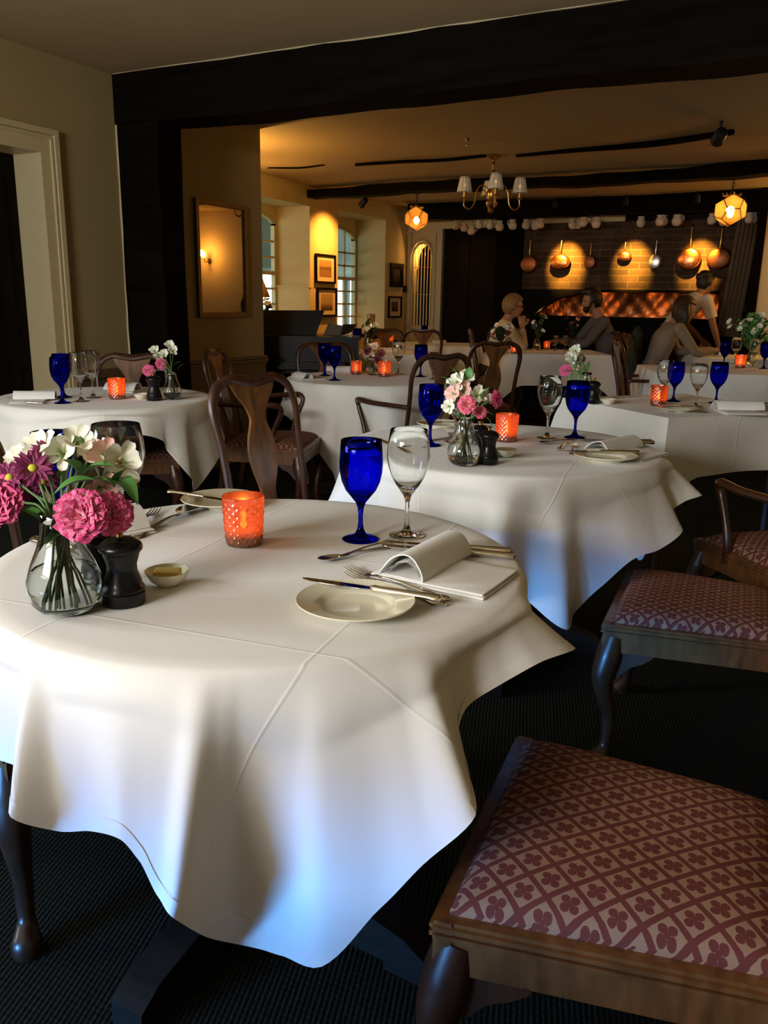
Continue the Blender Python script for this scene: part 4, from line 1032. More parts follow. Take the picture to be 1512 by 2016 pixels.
between(spoon, (-1.222, 1.435, Z), (-1.165, 1.170, Z), 'silver spoon beside the white plate, left on the nearest table', 'silver cutlery', L0=.222)
between(fork, (-1.290, 1.385, Z), (-1.180, 1.155, Z+.002), 'fork behind the silver spoon, left on the nearest table', 'silver cutlery', L0=.252)
between(knife, (-1.07, 1.03, Z), (-1.335, 1.100, Z), 'upper of two knives at the left edge of the nearest table', 'silver cutlery', L0=.238)
between(knife, (-1.06, 1.005, Z), (-1.325, 1.065, Z), 'lower of two knives at the left edge of the nearest table', 'silver cutlery', L0=.238)
GF = 'flowers in the nearest vase'
vx, vy = -.975, .835
def fl(kind, label, u, v, dist, dirv, size, seed=0, mat=None, leaves=(), foot=(0, 0), bend=.01, sr=.0018, T=(vx, vy), g=GF, neckr=.45, sc=1.0, zn=.150):
    h = atD(u, v, dist); a = atan2(h.y-T[1], h.x-T[0]); rr = min(.020, Vector((h.x-T[0], h.y-T[1])).length)*sc
    nk = (T[0]+rr*cos(a), T[1]+rr*sin(a), Z+zn*sc); fr = (.014+.024*((seed*37) % 10)/10)*sc; fa = a+pi+((seed*53) % 7-3)*.35; ft = (T[0]+fr*cos(fa), T[1]+fr*sin(fa), Z+.018*sc)
    return flower(kind, label, nk, h, dirv, size, seed, g, mat, ft, leaves, bend, sr)
def dcam(u, v, dist): return (Vector((0, 0, CAM_H))-atD(u, v, dist)).normalized()
def tilt(u, v, dist, dx=0, dz=0):
    c = dcam(u, v, dist); r = Vector((cos(radians(27.2)), sin(radians(27.2)), 0)); return (c+r*dx+Vector((0, 0, dz))).normalized()
D1 = 1.27
fl('carnation', 'large pink carnation at the middle of the nearest vase', 156, 1013, 1.20, tilt(156, 1013, 1.2, -.25, .1), .038, 1)
fl('carnation', 'pink carnation just right of the largest, nearest vase', 224, 1010, 1.235, tilt(224, 1010, 1.2, .35, .15), .033, 2)
fl('carnation', 'pink carnation cut by the left edge of the photo', -12, 985, 1.24, tilt(0, 975, 1.2, -.5, .1), .040, 3)
for i, (u, v, s, dx, dz, lb) in enumerate(((64, 922, .031, .1, .45, 'magenta daisy with yellow eye, highest of the facing pair'), (18, 940, .028, -.2, .5, 'magenta daisy nearest the left edge'), (84, 947, .026, .25, .2, 'magenta daisy at the right of the daisies, above the stems'), (92, 893, .026, .3, .9, 'magenta daisy standing highest, against the white blooms'), (42, 965, .022, -.1, -.2, 'magenta daisy lowest of the bunch'))):
    fl('daisy', lb, u, v, 1.24+.01*i, tilt(u, v, 1.24, dx, dz), s, i+5)
AL = ((120, 890, .034, -.5, .5, 'alst', 'cream lily bloom above the magenta daisies'), (152, 868, .032, .1, .9, 'alst', 'topmost cream lily bloom of the nearest vase'), (180, 892, .026, .3, .5, 'alst', 'small greenish cream lily left of the wine glass'), (205, 896, .032, .4, .3, 'alstpink', 'blush lily between the cream blooms'),
      (238, 912, .040, .6, .3, 'alst', 'largest cream lily, in front of the big wine glass'), (80, 880, .034, -.7, .8, 'alst', 'cream lily at the back left of the bunch'), (44, 905, .034, -.8, .8, 'alst', 'cream lily leaning left behind the daisies'), (200, 960, .030, .4, -.2, 'alstpink', 'pale lily hanging between leaf and carnation'))
for i, (u, v, s, dx, dz, mt, lb) in enumerate(AL):
    lv = []
    if i == 2: lv = [(atD(150, 945, 1.24), atD(226, 917, 1.23), .018, .12), (atD(160, 940, 1.25), atD(122, 905, 1.24), .020, .1)]
    if i == 3: lv = [(atD(188, 945, 1.22), atD(105, 974, 1.2), .018, .1), (atD(165, 948, 1.25), atD(218, 950, 1.23), .008, .1)]
    if i == 4: lv = [(atD(212, 957, 1.27), atD(272, 995, 1.22), .017, .25), (atD(225, 960, 1.25), atD(252, 922, 1.23), .010, .1)]
    if i == 5: lv = [(atD(175, 900, 1.27), atD(160, 850, 1.3), .008, .2)]
    if i == 0: lv = [(atD(125, 960, 1.3), atD(140, 905, 1.28), .013, .1)]
    if i == 6: lv = [(atD(92, 1030, 1.24), atD(20, 1000, 1.26), .012, .1)]
    fl('alstroemeria', lb, u, v, 1.27 if i != 7 else 1.25, tilt(u, v, 1.27, dx, dz), s*.84, i+11, M[mt], lv)
fl('bud', 'leafy stem without a flower at the back of the nearest vase', 100, 985, 1.29, (0, 0, 1), .006, 50, None, [(atD(110, 1045, 1.27), atD(85, 1000, 1.26), .012, .1), (atD(120, 1050, 1.24), atD(90, 1075, 1.22), .010, .1), (atD(100, 1060, 1.25), atD(130, 1020, 1.25), .011, .1)])
# ---- middle table
blue_goblet('blue goblet at the left of the middle table', (-1.125, 2.52, Z), 0, 'blue goblets')
clear_glass('clear wine glass hidden behind the middle vase', (-1.085, 2.64, Z), 0, 'clear wine glasses')
vase('glass vase of pink and cream flowers on the middle table', (-.896, 2.255, Z), 0, 'glass vases', .88)
mill('black pepper mill right of the middle vase', (-.842, 2.318, Z), 0, 'pepper mills', .92)
mill('black mill half hidden behind the middle vase', (-.905, 2.41, Z), 0, 'pepper mills', .92)
VOT('lit orange candle holder on the middle table', (-.935, 2.752, Z), 'lit candle holders', True, 1.2, .98)
clear_glass('clear wine glass right of the candle, middle table', (-.832, 2.90, Z), 0, 'clear wine glasses')
blue_goblet('blue goblet at the right of the middle table', (-.748, 2.965, Z), 0, 'blue goblets')
butter_dish('butter dish behind the mill, middle table', (-.835, 2.46, Z), 0, 'butter dishes', .95)
plate('cream side plate at the front right of the middle table', (-.548, 2.575, Z), 0, 'side plates', 1.05)
plate('cream side plate at the back left of the middle table', (-1.265, 2.93, Z), 0, 'side plates')
between(knife, (-.69, 2.545, Z+.014), (-.455, 2.665, Z+.014), 'knife across the plate at the front of the middle table', 'silver cutlery', L0=.238)
between(knife, (-1.19, 3.00, Z+.014), (-1.33, 2.86, Z+.014), 'knife on the back left plate of the middle table', 'silver cutlery', L0=.238)
napkin('rolled napkin on the middle table', (-.640, 2.66, Z), radians(-17), 'rolled napkins', (1.05, 1.15, .72))
between(fork, (-.742, 2.875, Z), (-.725, 2.665, Z), 'fork left of the napkin, middle table', 'silver cutlery', L0=.252)
between(fork, (-.705, 2.80, Z), (-.66, 2.59, Z), 'second fork left of the napkin, middle table', 'silver cutlery', L0=.252)
between(spoon, (-.81, 2.74, Z), (-.735, 2.92, Z), 'spoon pointing away left of the napkin, middle table', 'silver cutlery', L0=.222)
between(knife, (-.715, 2.895, Z), (-.475, 3.005, Z), 'knife behind the napkin, middle table', 'silver cutlery', L0=.238)
between(knife, (-.705, 2.87, Z), (-.462, 2.98, Z), 'nearer knife behind the napkin, middle table', 'silver cutlery', L0=.238)
between(spoon, (-1.055, 2.77, Z), (-1.165, 2.59, Z), 'spoon between goblet and vase, middle table', 'silver cutlery', L0=.222)
between(fork, (-1.13, 2.84, Z), (-1.215, 2.65, Z), 'fork behind the left goblet, middle table', 'silver cutlery', L0=.252)
napkin('rolled napkin at the back left of the middle table', (-1.13, 2.70, Z), radians(150), 'rolled napkins', (.8, .8, .5))
between(knife, (-1.12, 2.33, Z), (-1.31, 2.50, Z), 'knife at the left edge of the middle table', 'silver cutlery', L0=.238)
GM = 'flowers in the middle vase'; TM = (-.896, 2.255)
def fm(*a, **k): k.setdefault('T', TM); k['g'] = GM; k['sc'] = .88; return fl(*a, **k)
DM = 2.42
fm('carnation', 'pink carnation at the front of the middle vase', 919, 797, 2.32, tilt(919, 797, 2.3, 0, .15), .026, 21, M['carn_pale'])
fm('carnation', 'pink carnation facing right, middle vase', 980, 786, 2.40, tilt(980, 786, 2.4, 1.3, .1), .025, 22, leaves=[(atD(925, 825, DM), atD(972, 845, DM), .010, .3), (atD(950, 800, DM), atD(974, 818, DM), .010, -.1)])
fm('carnation', 'small pale carnation below the facing one, middle vase', 947, 812, 2.36, tilt(947, 812, 2.4, .3, -.1), .019, 23, M['carn_pale'])
for i, (u, v, s, mt, lb) in enumerate(((900, 752, .030, 'alst', 'cream lily at the upper left of the middle vase'), (918, 745, .030, 'alst', 'topmost cream lily, middle vase'), (912, 770, .030, 'alstpink', 'blush lily at the centre of the middle vase'), (893, 775, .028, 'alstpink', 'blush lily at the left of the middle vase'), (940, 778, .030, 'alst', 'cream lily at the right of the middle vase'), (884, 800, .022, 'alst', 'low cream lily by the left goblet, middle vase'), (955, 782, .024, 'alst', 'greenish lily bud beside the facing carnation'))):
    lv = []
    if i == 1: lv = [(atD(905, 745, DM), atD(885, 722, DM), .012, .1), (atD(922, 748, DM), atD(925, 722, DM), .014, .1)]
    if i == 4: lv = [(atD(945, 790, DM), atD(965, 762, DM), .014, .1)]
    if i == 0: lv = [(atD(890, 757, DM), atD(862, 742, DM), .006, .15), (atD(925, 755, DM), atD(940, 735, DM), .005, .1)]
    if i == 6: lv = [(atD(945, 805, DM), atD(968, 790, DM), .010, .1)]
    fm('alstroemeria', lb, u, v, DM, tilt(u, v, DM, [-.4, .2, 0, -.8, .6, -.5, .9][i], [.7, 1.1, .2, .2, .5, .1, .3][i]), s, 30+i, M[mt], lv)
# ---- table by the doorway
G3 = 'table by the doorway'
blue_goblet('front blue goblet on the doorway table', (-3.00, 2.64, Z), 0, 'blue goblets')
blue_goblet('rear blue goblet on the doorway table', (-3.17, 2.80, Z), 0, 'blue goblets')
clear_glass('clear wine glass left of two on the doorway table', (-2.985, 2.735, Z), 0, 'clear wine glasses')
clear_glass('clear wine glass right of two on the doorway table', (-3.05, 2.87, Z), 0, 'clear wine glasses')
VOT('lit candle holder on the doorway table', (-2.925, 2.90, Z), 'lit candle holders', False, 2.6)
mill('black mill on the doorway table', (-2.745, 2.955, Z), 0, 'pepper mills', 1.05)
butter_dish('butter dish beside the mill on the doorway table', (-2.835, 2.965, Z), 0, 'butter dishes', .95)
vase('glass vase with two pink flowers on the doorway table', (-2.70, 3.03, Z), 0, 'glass vases', .8)
napkin('rolled napkin at the left of the doorway table', (-3.28, 2.62, Z), radians(-50), 'rolled napkins', (.9, .9, .7))
napkin('rolled napkin behind the candle on the doorway table', (-3.03, 3.12, Z), radians(100), 'rolled napkins', (.9, .9, .8))
between(knife, (-3.19, 2.50, Z+.002), (-3.02, 2.56, Z+.002), 'knife at the front of the doorway table', 'silver cutlery', L0=.238)
between(knife, (-3.33, 2.60, Z+.002), (-3.20, 2.70, Z+.012), 'knife on the left of the doorway table', 'silver cutlery', L0=.238)
T3V = (-2.70, 3.03); D3 = 4.05
def f3(*a, **k): k['T'] = T3V; k['g'] = 'flowers on the doorway table'; k['sc'] = .8; return fl(*a, **k)
f3('carnation', 'magenta flower drooping left, doorway table', 292, 730, 3.95, tilt(292, 730, 4, -.3, 0), .030, 41)
f3('carnation', 'magenta flower at the centre, doorway table', 317, 716, 3.98, tilt(317, 716, 4, 0, .3), .028, 42)
for i, (u, v) in enumerate(((304, 690), (322, 697), (341, 690), (334, 680), (312, 702))):
    f3('alstroemeria', ['cream lily at the upper left, doorway table', 'cream lily in the middle, doorway table', 'cream lily at the right, doorway table', 'highest cream lily, doorway table', 'cream lily above the magenta flower, doorway table'][i], u, v, D3, tilt(u, v, 4, -.2+i*.1, .7), .026, 43+i, M['alst'], [(atD(u+8, v+40, D3), atD(u+16+i*3, v+14+i*6, D3), .010, .1)])
# ---- ivory table before the piano
blue_goblet('front blue goblet on the piano side table', (-2.585, 4.34, Z), 0, 'blue goblets')
blue_goblet('rear blue goblet on the piano side table', (-2.80, 4.58, Z), 0, 'blue goblets')
blue_goblet('blue goblet seen through the armchair back', (-2.27, 4.90, Z), 0, 'blue goblets')
clear_glass('clear wine glass at the back of the piano side table', (-2.47, 4.98, Z), 0, 'clear wine glasses')
clear_glass('clear wine glass seen through the armchair back', (-2.13, 4.79, Z), 0, 'clear wine glasses', .75)
VOT('left one of two lit candle holders on the piano side table', (-2.69, 4.80, Z), 'lit candle holders', False, .4, .9)
VOT('right one of two lit candle holders on the piano side table', (-2.46, 4.76, Z), 'lit candle holders', False, 1.0)
vase('small vase of dark red flowers between two candles', (-2.57, 4.80, Z), 0, 'glass vases', .75)
napkin('rolled napkin at the left of the piano side table', (-2.72, 4.20, Z), radians(60), 'rolled napkins', (.8, .8, .7))
napkin('rolled napkin between goblets and candle, piano side table', (-2.77, 4.86, Z), radians(120), 'rolled napkins', (.8, .8, .7))
M['darkpetal'] = plain('dark_red_petal', (.16, .03, .04), .6)
D4 = 5.35
for i, (u, v) in enumerate(((722, 690), (738, 682), (750, 695), (730, 702), (745, 708), (714, 700))):
    fl(['carnation', 'alstroemeria'][i % 2], ['dark red bloom at the left of the small vase', 'pale bud at the top of the small vase', 'dark red bloom at the right of the small vase', 'pale bloom low in the small vase', 'dark red bloom lowest in the small vase', 'pale bloom leaning left from the small vase'][i], u, v, D4, tilt(u, v, 5, (i-2)*.2, .4), .028, 60+i, M['darkpetal'] if i % 2 == 0 else M['alstpink'], [(atD(u, v+22, D4), atD(u+10, v+8, D4), .014, .1)], T=(-2.57, 4.80), g='flowers in the small dark vase', sc=.75)
# ---- square table at the right
mill('black mill at the left of the square table', (-.955, 4.09, Z), 0, 'pepper mills')
butter_dish('white butter dish on the square table', (-.882, 4.10, Z), 0, 'butter dishes')
VOT('lit candle holder on the square table', (-.66, 4.19, Z), 'lit candle holders', False, 1.0)
clear_glass('clear wine glass above the candle, square table', (-.67, 4.38, Z), 0, 'clear wine glasses', .93)
blue_goblet('blue goblet just right of the candle, square table', (-.625, 4.43, Z), 0, 'blue goblets', .97)
clear_glass('clear wine glass between the two blue goblets, square table', (-.492, 4.24, Z), 0, 'clear wine glasses', .93)
blue_goblet('blue goblet behind the napkin, square table', (-.425, 4.47, Z), 0, 'blue goblets')
napkin('rolled napkin on the square table', (-.42, 4.17, Z), radians(-62), 'rolled napkins', (1, 1.1, .8))
plate('side plate beside the napkin on the square table', (-.545, 4.01, Z), 0, 'side plates')
between(knife, (-.63, 4.01, Z+.014), (-.44, 4.09, Z+.014), 'knife on the side plate of the square table', 'silver cutlery', L0=.238)
between(fork, (-.60, 3.93, Z), (-.40, 4.03, Z), 'fork in front of the napkin, square table', 'silver cutlery', L0=.252)
plate('side plate at the right edge, square table', (-.20, 4.45, Z), 0, 'side plates')
between(knife, (-.33, 4.38, Z+.014), (-.14, 4.46, Z+.014), 'knife at the right edge plate, square table', 'silver cutlery', L0=.238)
D5 = 4.6; V5 = (-1.03, 4.24)
vase('slim vase with a cerise flower on the square table', (*V5, Z), 0, 'glass vases', .85)
for i, (k_, u, v, s, mt, lb) in enumerate((('carnation', 1112, 728, .032, 'carn', 'cerise flower leaning left, square table vase'), ('alstroemeria', 1126, 708, .034, 'alst', 'green white lily at the left, square table vase'), ('alstroemeria', 1133, 690, .034, 'alst', 'topmost green white lily, square table vase'), ('carnation', 1145, 706, .024, 'daisy', 'plum coloured bloom, square table vase'), ('alstroemeria', 1130, 722, .030, 'alstpink', 'blush lily at the centre, square table vase'), ('alstroemeria', 1121, 700, .024, 'alst', 'pale bud of the square table vase'))):
    fl(k_, lb, u, v, D5, tilt(u, v, D5, -.3+i*.1, .4), s, 80+i, M[mt], [(atD(u+10, v+30, D5), atD(u+16, v+4, D5), .012, .1)], T=V5, g='flowers on the square table', sc=.85)
# ---- far tables
def gob(u, v, kind, lb, sc=1, zt=.7502, g=None):
    p = at(u, v, zt); kind(lb, tuple(p), 0, g or ('blue goblets' if kind is blue_goblet else 'clear wine glasses'), sc)
def vot_at(u, v, lb, sc=1, pw=.5): p = at(u, v, .7502); VOT(lb, tuple(p), 'lit candle holders', False, pw, sc)
gob(1424, 722, blue_goblet, 'blue goblet left of the candle on the flower arrangement table')
gob(1503, 726, blue_goblet, 'blue goblet at the right edge on the flower arrangement table')
gob(1446, 716, clear_glass, 'clear wine glass left on the flower arrangement table')
gob(1482, 722, clear_glass, 'clear wine glass right on the flower arrangement table')
vot_at(1457, 724, 'lit candle holder on the flower arrangement table', 1.05)
gob(703, 691, blue_goblet, 'blue goblet in front of the second arched window', 1.05)
vot_at(684, 690, 'lit candle holder before the second arched window', .9)
gob(835, 676, blue_goblet, 'far blue goblet below the arched grille')
vot_at(769, 674, 'tiny lit candle holder on the far table by the pictures', .9)
vot_at(1012, 696, 'lit candle holder near the fair haired woman', .9)
vot_at(1076, 688, 'lit candle holder between the man and the woman', .9)
for u, v, lb in ((1093, 690, 'small wine glass before the man'), (1112, 690, 'small wine glass by the hand of the man')): gob(u, v, clear_glass, lb, .7)
napkin('folded napkin on the far table under the arched grille', tuple(at(850, 677, Z)), radians(-60), 'rolled napkins', (.8, .8, .8))
napkin('folded napkin on the small window table', tuple(at(745, 694, Z)), radians(-60), 'rolled napkins', (.8, .8, .8))
napkin('folded napkin before the long haired woman', tuple(at(1405, 700, Z)), radians(-30), 'rolled napkins', (.7, .7, .7))
def posy(u, v, dist, h, r, label, n=16, mats=('leafdark', 'alstpink', 'darkpetal'), base=None, wide=1.0, seed=0):
    """small bunch of flowers in a glass: far away, blooms and leaves as parts"""
    rng = random.Random(seed); b = at(u, v, .7502) if base is None else base
    t = thing('flower_arrangement', label, 'flowers', tuple(b), 0, 'far flower arrangements')
    MB().lathe(shell([(.001, 0), (.03, 0), (.045, .03), (.03, .09), (.026, .12)], .003, 0, .01), 16).build('vase', M['vaseglass'], t)
    mb = MB()
    for i in range(int(n*1.6)):
        a = rng.uniform(0, 6.28); q = Vector((cos(a)*r*wide*rng.random(), sin(a)*r*rng.random(), .12+h*rng.uniform(.1, .9)))
        leaf_mb(mb, Vector((0, 0, .05))+q*.4, q+Vector((cos(a), sin(a), .2))*.04, .018, .15)
    mb.build('foliage', M[mats[0]], t, ang=180)
    for i in range(n):
        a = rng.uniform(0, 6.28); q = Vector((cos(a)*r*wide*rng.uniform(.2, 1), sin(a)*r*rng.uniform(.2, 1), .12+h*rng.uniform(.3, 1)))
        mb = MB(); Q = Vector((cos(a)*.6, sin(a)*.6-.6, .6)).to_track_quat('Z', 'Y').to_matrix()
        for k in range(6): petal_strip(mb, q, Q, k*1.05, .034, .014, .8, .4, 3, 4)
        mb.build('bloom', M[mats[1+i % 2]], t, ang=180)
    return t
posy(728, 690, 0, .17, .07, 'small posy between the far chairs, before the pictures', 10, ('leafdark', 'alst', 'leafdark'), seed=1)
posy(984, 697, 0, .16, .11, 'dark posy on the table in front of the fair haired woman', 14, ('leafdark', 'alst', 'darkpetal'), seed=2)
posy(1056, 690, 0, .22, .07, 'posy of pale blooms in a glass between the seated pair', 12, ('leafdark', 'alst', 'leafdark'), seed=3)
posy(1125, 684, 0, .22, .09, 'dim posy in front of the arms of the man', 12, ('leafdark', 'darkpetal', 'alstpink'), seed=4)
posy(1478, 716, 0, .30, .17, 'broad arrangement of green foliage and pale blooms at the right edge', 46, ('leaf', 'alst', 'leaf'), seed=5, wide=1.3)
# ================================================================== PEOPLE (body one remeshed surface; hair and clothes are its children)
def head_into(mb, c, Q, s=1.0, R=.092):
    """c = head centre, Q rotates local (x right, y forward, z up)"""
    def f(d):
        x, y, z = d; k = 1.0
        # narrower jaw, chin forward, flat face, nose, sockets, lips
        if z < 0: x *= 1+.30*z; 
        yy = y
        if y > 0:
            yy = y*(.92+.10*max(0, -z))
            yy += .20*math.exp(-((x/.16)**2)-((z+.18)/.20)**2)          # nose
            yy += .05*math.exp(-((x/.30)**2)-((z+.55)/.10)**2)          # lips
            yy += .10*math.exp(-((x/.35)**2)-((z+.88)/.20)**2)          # chin
            yy -= .10*(math.exp(-(((x-.36)/.18)**2)-((z-.06)/.13)**2)+math.exp(-(((x+.36)/.18)**2)-((z-.06)/.13)**2))
            yy += .04*math.exp(-((x/.6)**2)-((z-.27)/.10)**2)
        else: yy = y*1.06
        return (x*.82, yy, z)
    mb.ell(c, (R*s, R*s*1.02, R*s*1.25), 48, 36, Q, f)
    for sx in (-1, 1): mb.ell(Vector(c)+Q @ Vector((sx*R*.80*s, -.004, -.008)), (.010*s, .018*s, .030*s), 10, 8, Q)
def hand_into(mb, w, d, nrm, s=1.0, curl=.5, side=1):
    """wrist w, pointing d, palm normal nrm"""
    d = Vector(d).normalized(); n = Vector(nrm); n = (n-d*n.dot(d)).normalized(); x = d.cross(n)*side; w = Vector(w)
    mb.tube([w-d*.02, w+d*.01, w+d*.045, w+d*.085], [(.026*s, .018*s), (.030*s, .016*s), (.040*s, .016*s), (.040*s, .012*s)], 12, side=tuple(x))
    for k, (o, l) in enumerate(((-.030, .062), (-.010, .074), (.011, .070), (.030, .054))):
        b = w+d*.082+x*o*s; P = [b]; a = 0; dd = d
        for seg in (.45, .32, .23):
            a += curl*(.6 if seg == .45 else .8); dd = d*cos(a)+n*sin(a); P.append(P[-1]+dd*l*seg*s)
        mb.tube(P, [.0095*s, .009*s, .008*s, .006*s], 8)
    b = w+d*.025-x*.034*s; mb.tube([b, b+(d*.5-x*.6+n*.3)*.045*s, b+(d*.9-x*.35+n*.5)*.07*s], [.013*s, .011*s, .008*s], 8)
def remeshed(mb, name, mat, parent, vox, smooth_it=2):
    o = mb.build(name, mat, parent, smooth=True, ang=180)
    r = o.modifiers.new('fuse', 'REMESH'); r.mode = 'VOXEL'; r.voxel_size = vox; r.use_smooth_shade = True
    sm = o.modifiers.new('relax', 'SMOOTH'); sm.factor = .5; sm.iterations = smooth_it
    return o
def limb(mb, P, R): mb.tube(bez(P, 5), lerpl(R, (len(P)-1)*5+1), 14)
def Qd(fwd, up=(0, 0, 1)):
    f = Vector(fwd).normalized(); u = Vector(up); r = f.cross(u).normalized(); u = r.cross(f); return Matrix((r, f, u)).transposed()
def person(label, loc, rz, J, mats, hair, sleeve='long', extra=None, sc=1, group='people in the far room'):
    """J: dict of joints in local space: hip, chest, neck, head, headdir, and per side sho/elb/wri/hdir/hn, hipj/knee/ank"""
    t = thing('person', label, 'person', loc, rz, group, sc=sc)
    body = MB(); cloth = MB(); legs = MB()
    hip, waist, chest, neck, head = (Vector(J[k]) for k in ('hip', 'waist', 'chest', 'neck', 'head'))
    fw = J['headdir']; Q = Qd(fw, J.get('headup', (0, 0, 1)))
    tors = [hip, waist, chest, chest+(neck-chest)*.55, neck]
    R = [(.155, .115), (.130, .098), (.165, .112), (.150, .085), (.060, .055)]
    P = bez(tors, 6); body.tube(P, lerpl([(a-.02, b-.02) for a, b in R], len(P)), 20, side=(1, 0, 0)); cloth.tube(P[:-2], lerpl(R, len(P))[:-2], 24, side=(1, 0, 0))
    body.tube([neck-(head-neck)*.3, neck, head-Q @ Vector((0, .018, .05))], [.058, .052, .050], 14)
    head_into(body, head, Q)
    for s, k in ((-1, 'L'), (1, 'R')):
        sh, el, wr = (Vector(J[n+k]) for n in ('sho', 'elb', 'wri'))
        up = [sh, (sh+el)/2, el, (el+wr)/2, wr]
        limb(body, up, [.045, .042, .036, .034, .024]); cloth.ell(sh, (.062, .062, .06), 14, 10)
        if sleeve == 'long': limb(cloth, up[:4]+[wr+(el-wr)*.12], [.060, .054, .047, .042, .034])
        else: m = sh+(el-sh)*.72; limb(cloth, [sh, (sh+m)/2, m], [.062, .062, .066])
        hand_into(body, wr, J['hd'+k], J['hn'+k], 1, J.get('curl', .5), s)
        hj, kn, an = (Vector(J[n+k]) for n in ('hip', 'kne', 'ank'))
        limb(legs, [hj, (hj+kn)/2, kn, (kn+an)/2, an], [.090, .082, .062, .055, .045]); limb(body, [hj+Vector((0, 0, .03)), (hj+kn)/2, kn, (kn+an)/2, an], [.055, .050, .045, .038, .032])
        legs.tube([an+Vector((0, -.06, -.045)), an+Vector((0, .04, -.045)), an+Vector((0, .16, -.055))], [(.035, .04), (.042, .035), (.03, .018)], 10, side=(1, 0, 0))
    legs.ell(hip, (.165, .13, .11), 18, 12)
    b = remeshed(body, 'body', M['skin'], t, .0062, 1)
    remeshed(cloth, 'shirt', mats[0], t, .009, 3); remeshed(legs, 'trousers', mats[1], t, .012, 3)
    hm = MB(); hair(hm, head, Q); remeshed(hm, 'hair', mats[2], t, .008, 2)
    # eyes and mouth
    e = MB()
    for sx in (-1, 1): e.ell(head+Q @ Vector((sx*.030, .076, .006)), (.011, .006, .006), 10, 8, Q)
    e.build('eyes', M['black'], t)
    mo = MB(); mo.ell(head+Q @ Vector((0, .090, -.062)), (.020, .005, .005), 10, 6, Q); mo.build('mouth', M['lip'], t)
    if extra: extra(t, head, Q)
    return t
M['lip'] = plain('lips', (.35, .10, .08), .5)
def cap(hm, h, Q, back=-.012, up=.012, s=1.0, front=.3):
    def f(d):
        x, y, z = d
        if y > front and z < .45: y = front*.7; 
        if z < -.35 and y > -.1: z = -.35
        return (x, y, z)
    hm.ell(h+Q @ Vector((0, back, up)), (.090*s, .104*s, .112*s), 28, 20, Q, f)
def hair_bun(hm, h, Q): cap(hm, h, Q); hm.ell(h+Q @ Vector((0, -.105, .045)), (.045, .045, .045), 14, 10, Q); hm.ell(h+Q @ Vector((0, -.03, .085)), (.07, .085, .05), 14, 10, Q)
def hair_short(hm, h, Q): 
    cap(hm, h, Q, -.010, .016, 1.06, .45); hm.ell(h+Q @ Vector((0, .02, .10)), (.075, .09, .045), 14, 10, Q); hm.ell(h+Q @ Vector((0, .062, -.082)), (.050, .034, .040), 14, 10, Q)
    for sx in (-1, 1): hm.tube([h+Q @ Vector((sx*.074, .015, .01)), h+Q @ Vector((sx*.068, .035, -.05)), h+Q @ Vector((sx*.040, .066, -.085))], .016, 8)
def hair_long(hm, h, Q):
    cap(hm, h, Q, -.022, .016, 1.06, .12)
    g = Vector((0, 0, -1))
    for k in range(9):
        a = radians(-78+k*(156/8)) ; st = h+Q @ Vector((sin(a)*.080, -cos(a)*.085-.01, .02))
        P = [st, st+Vector((0, 0, -.08))+Q @ Vector((sin(a)*.02, -cos(a)*.015, 0)), st+Vector((0, 0, -.18)), st+Vector((0, 0, -.27))+Q @ Vector((0, .01, 0))]
        hm.tube(bez(P, 4), lerpl([.030, .036, .032, .012], 13), 8)
def hair_upknot(hm, h, Q): cap(hm, h, Q, -.016, .016, 1.13, .35); hm.ell(h+Q @ Vector((0, -.095, .02)), (.04, .035, .045), 12, 8, Q)
def glasses(t, h, Q):
    mb = MB()
    for sx in (-1, 1):
        P = [h+Q @ Vector((sx*.034+.024*cos(a), .100, .004+.018*sin(a))) for a in [2*pi*i/12 for i in range(13)]]; mb.tube(P, .0028, 6, cap=False)
        mb.tube([h+Q @ Vector((sx*.056, .098, .008)), h+Q @ Vector((sx*.082, .0, .008))], .0028, 6)
    mb.tube([h+Q @ Vector((-.012, .104, .006)), h+Q @ Vector((.012, .104, .006))], .0028, 6)
    mb.build('glasses', M['black'], t)
def seated(lean=.05, **k):
    J = dict(hip=(0, 0, .52), waist=(0, .01+lean*.3, .68), chest=(0, .02+lean*.8, .88), neck=(0, .03+lean*1.3, 1.06), head=(0, .06+lean*1.6, 1.19), headdir=(0, 1, -.1),
             shoL=(-.185, .02+lean*1.1, .99), shoR=(.185, .02+lean*1.1, .99), elbL=(-.24, .20, .78), elbR=(.24, .20, .78), wriL=(-.10, .42, .80), wriR=(.10, .42, .80), hdL=(.3, 1, 0), hdR=(-.3, 1, 0), hnL=(0, 0, -1), hnR=(0, 0, -1),
             hipL=(-.10, .02, .50), hipR=(.10, .02, .50), kneL=(-.13, .44, .52), kneR=(.13, .44, .52), ankL=(-.13, .46, .09), ankR=(.13, .46, .09))
    J.update(k); return J
right = radians(27-90)
# fair haired woman, chin on clasped hands, glasses, facing right
w1 = atD(1012, 607, 8.75)
c0 = Vector((cos(radians(27)), sin(radians(27)), 0))
J1 = seated(.12, head=(0, .24, 1.19), neck=(0, .18, 1.07), elbL=(-.17, .36, .775), elbR=(.15, .34, .775), wriL=(-.045, .345, .99), wriR=(.035, .335, .98), hdL=(.25, -.1, 1), hdR=(-.25, -.1, 1), hnL=(1, 0, 0), hnR=(-1, 0, 0), curl=.9)
person('fair haired person in glasses and a cream knit top, chin resting on hands', (w1.x-.24*c0.x, w1.y-.24*c0.y, 0), right, J1, (M['shirt_cream'], M['trouser'], M['hair_fair']), hair_upknot, 'long', glasses)
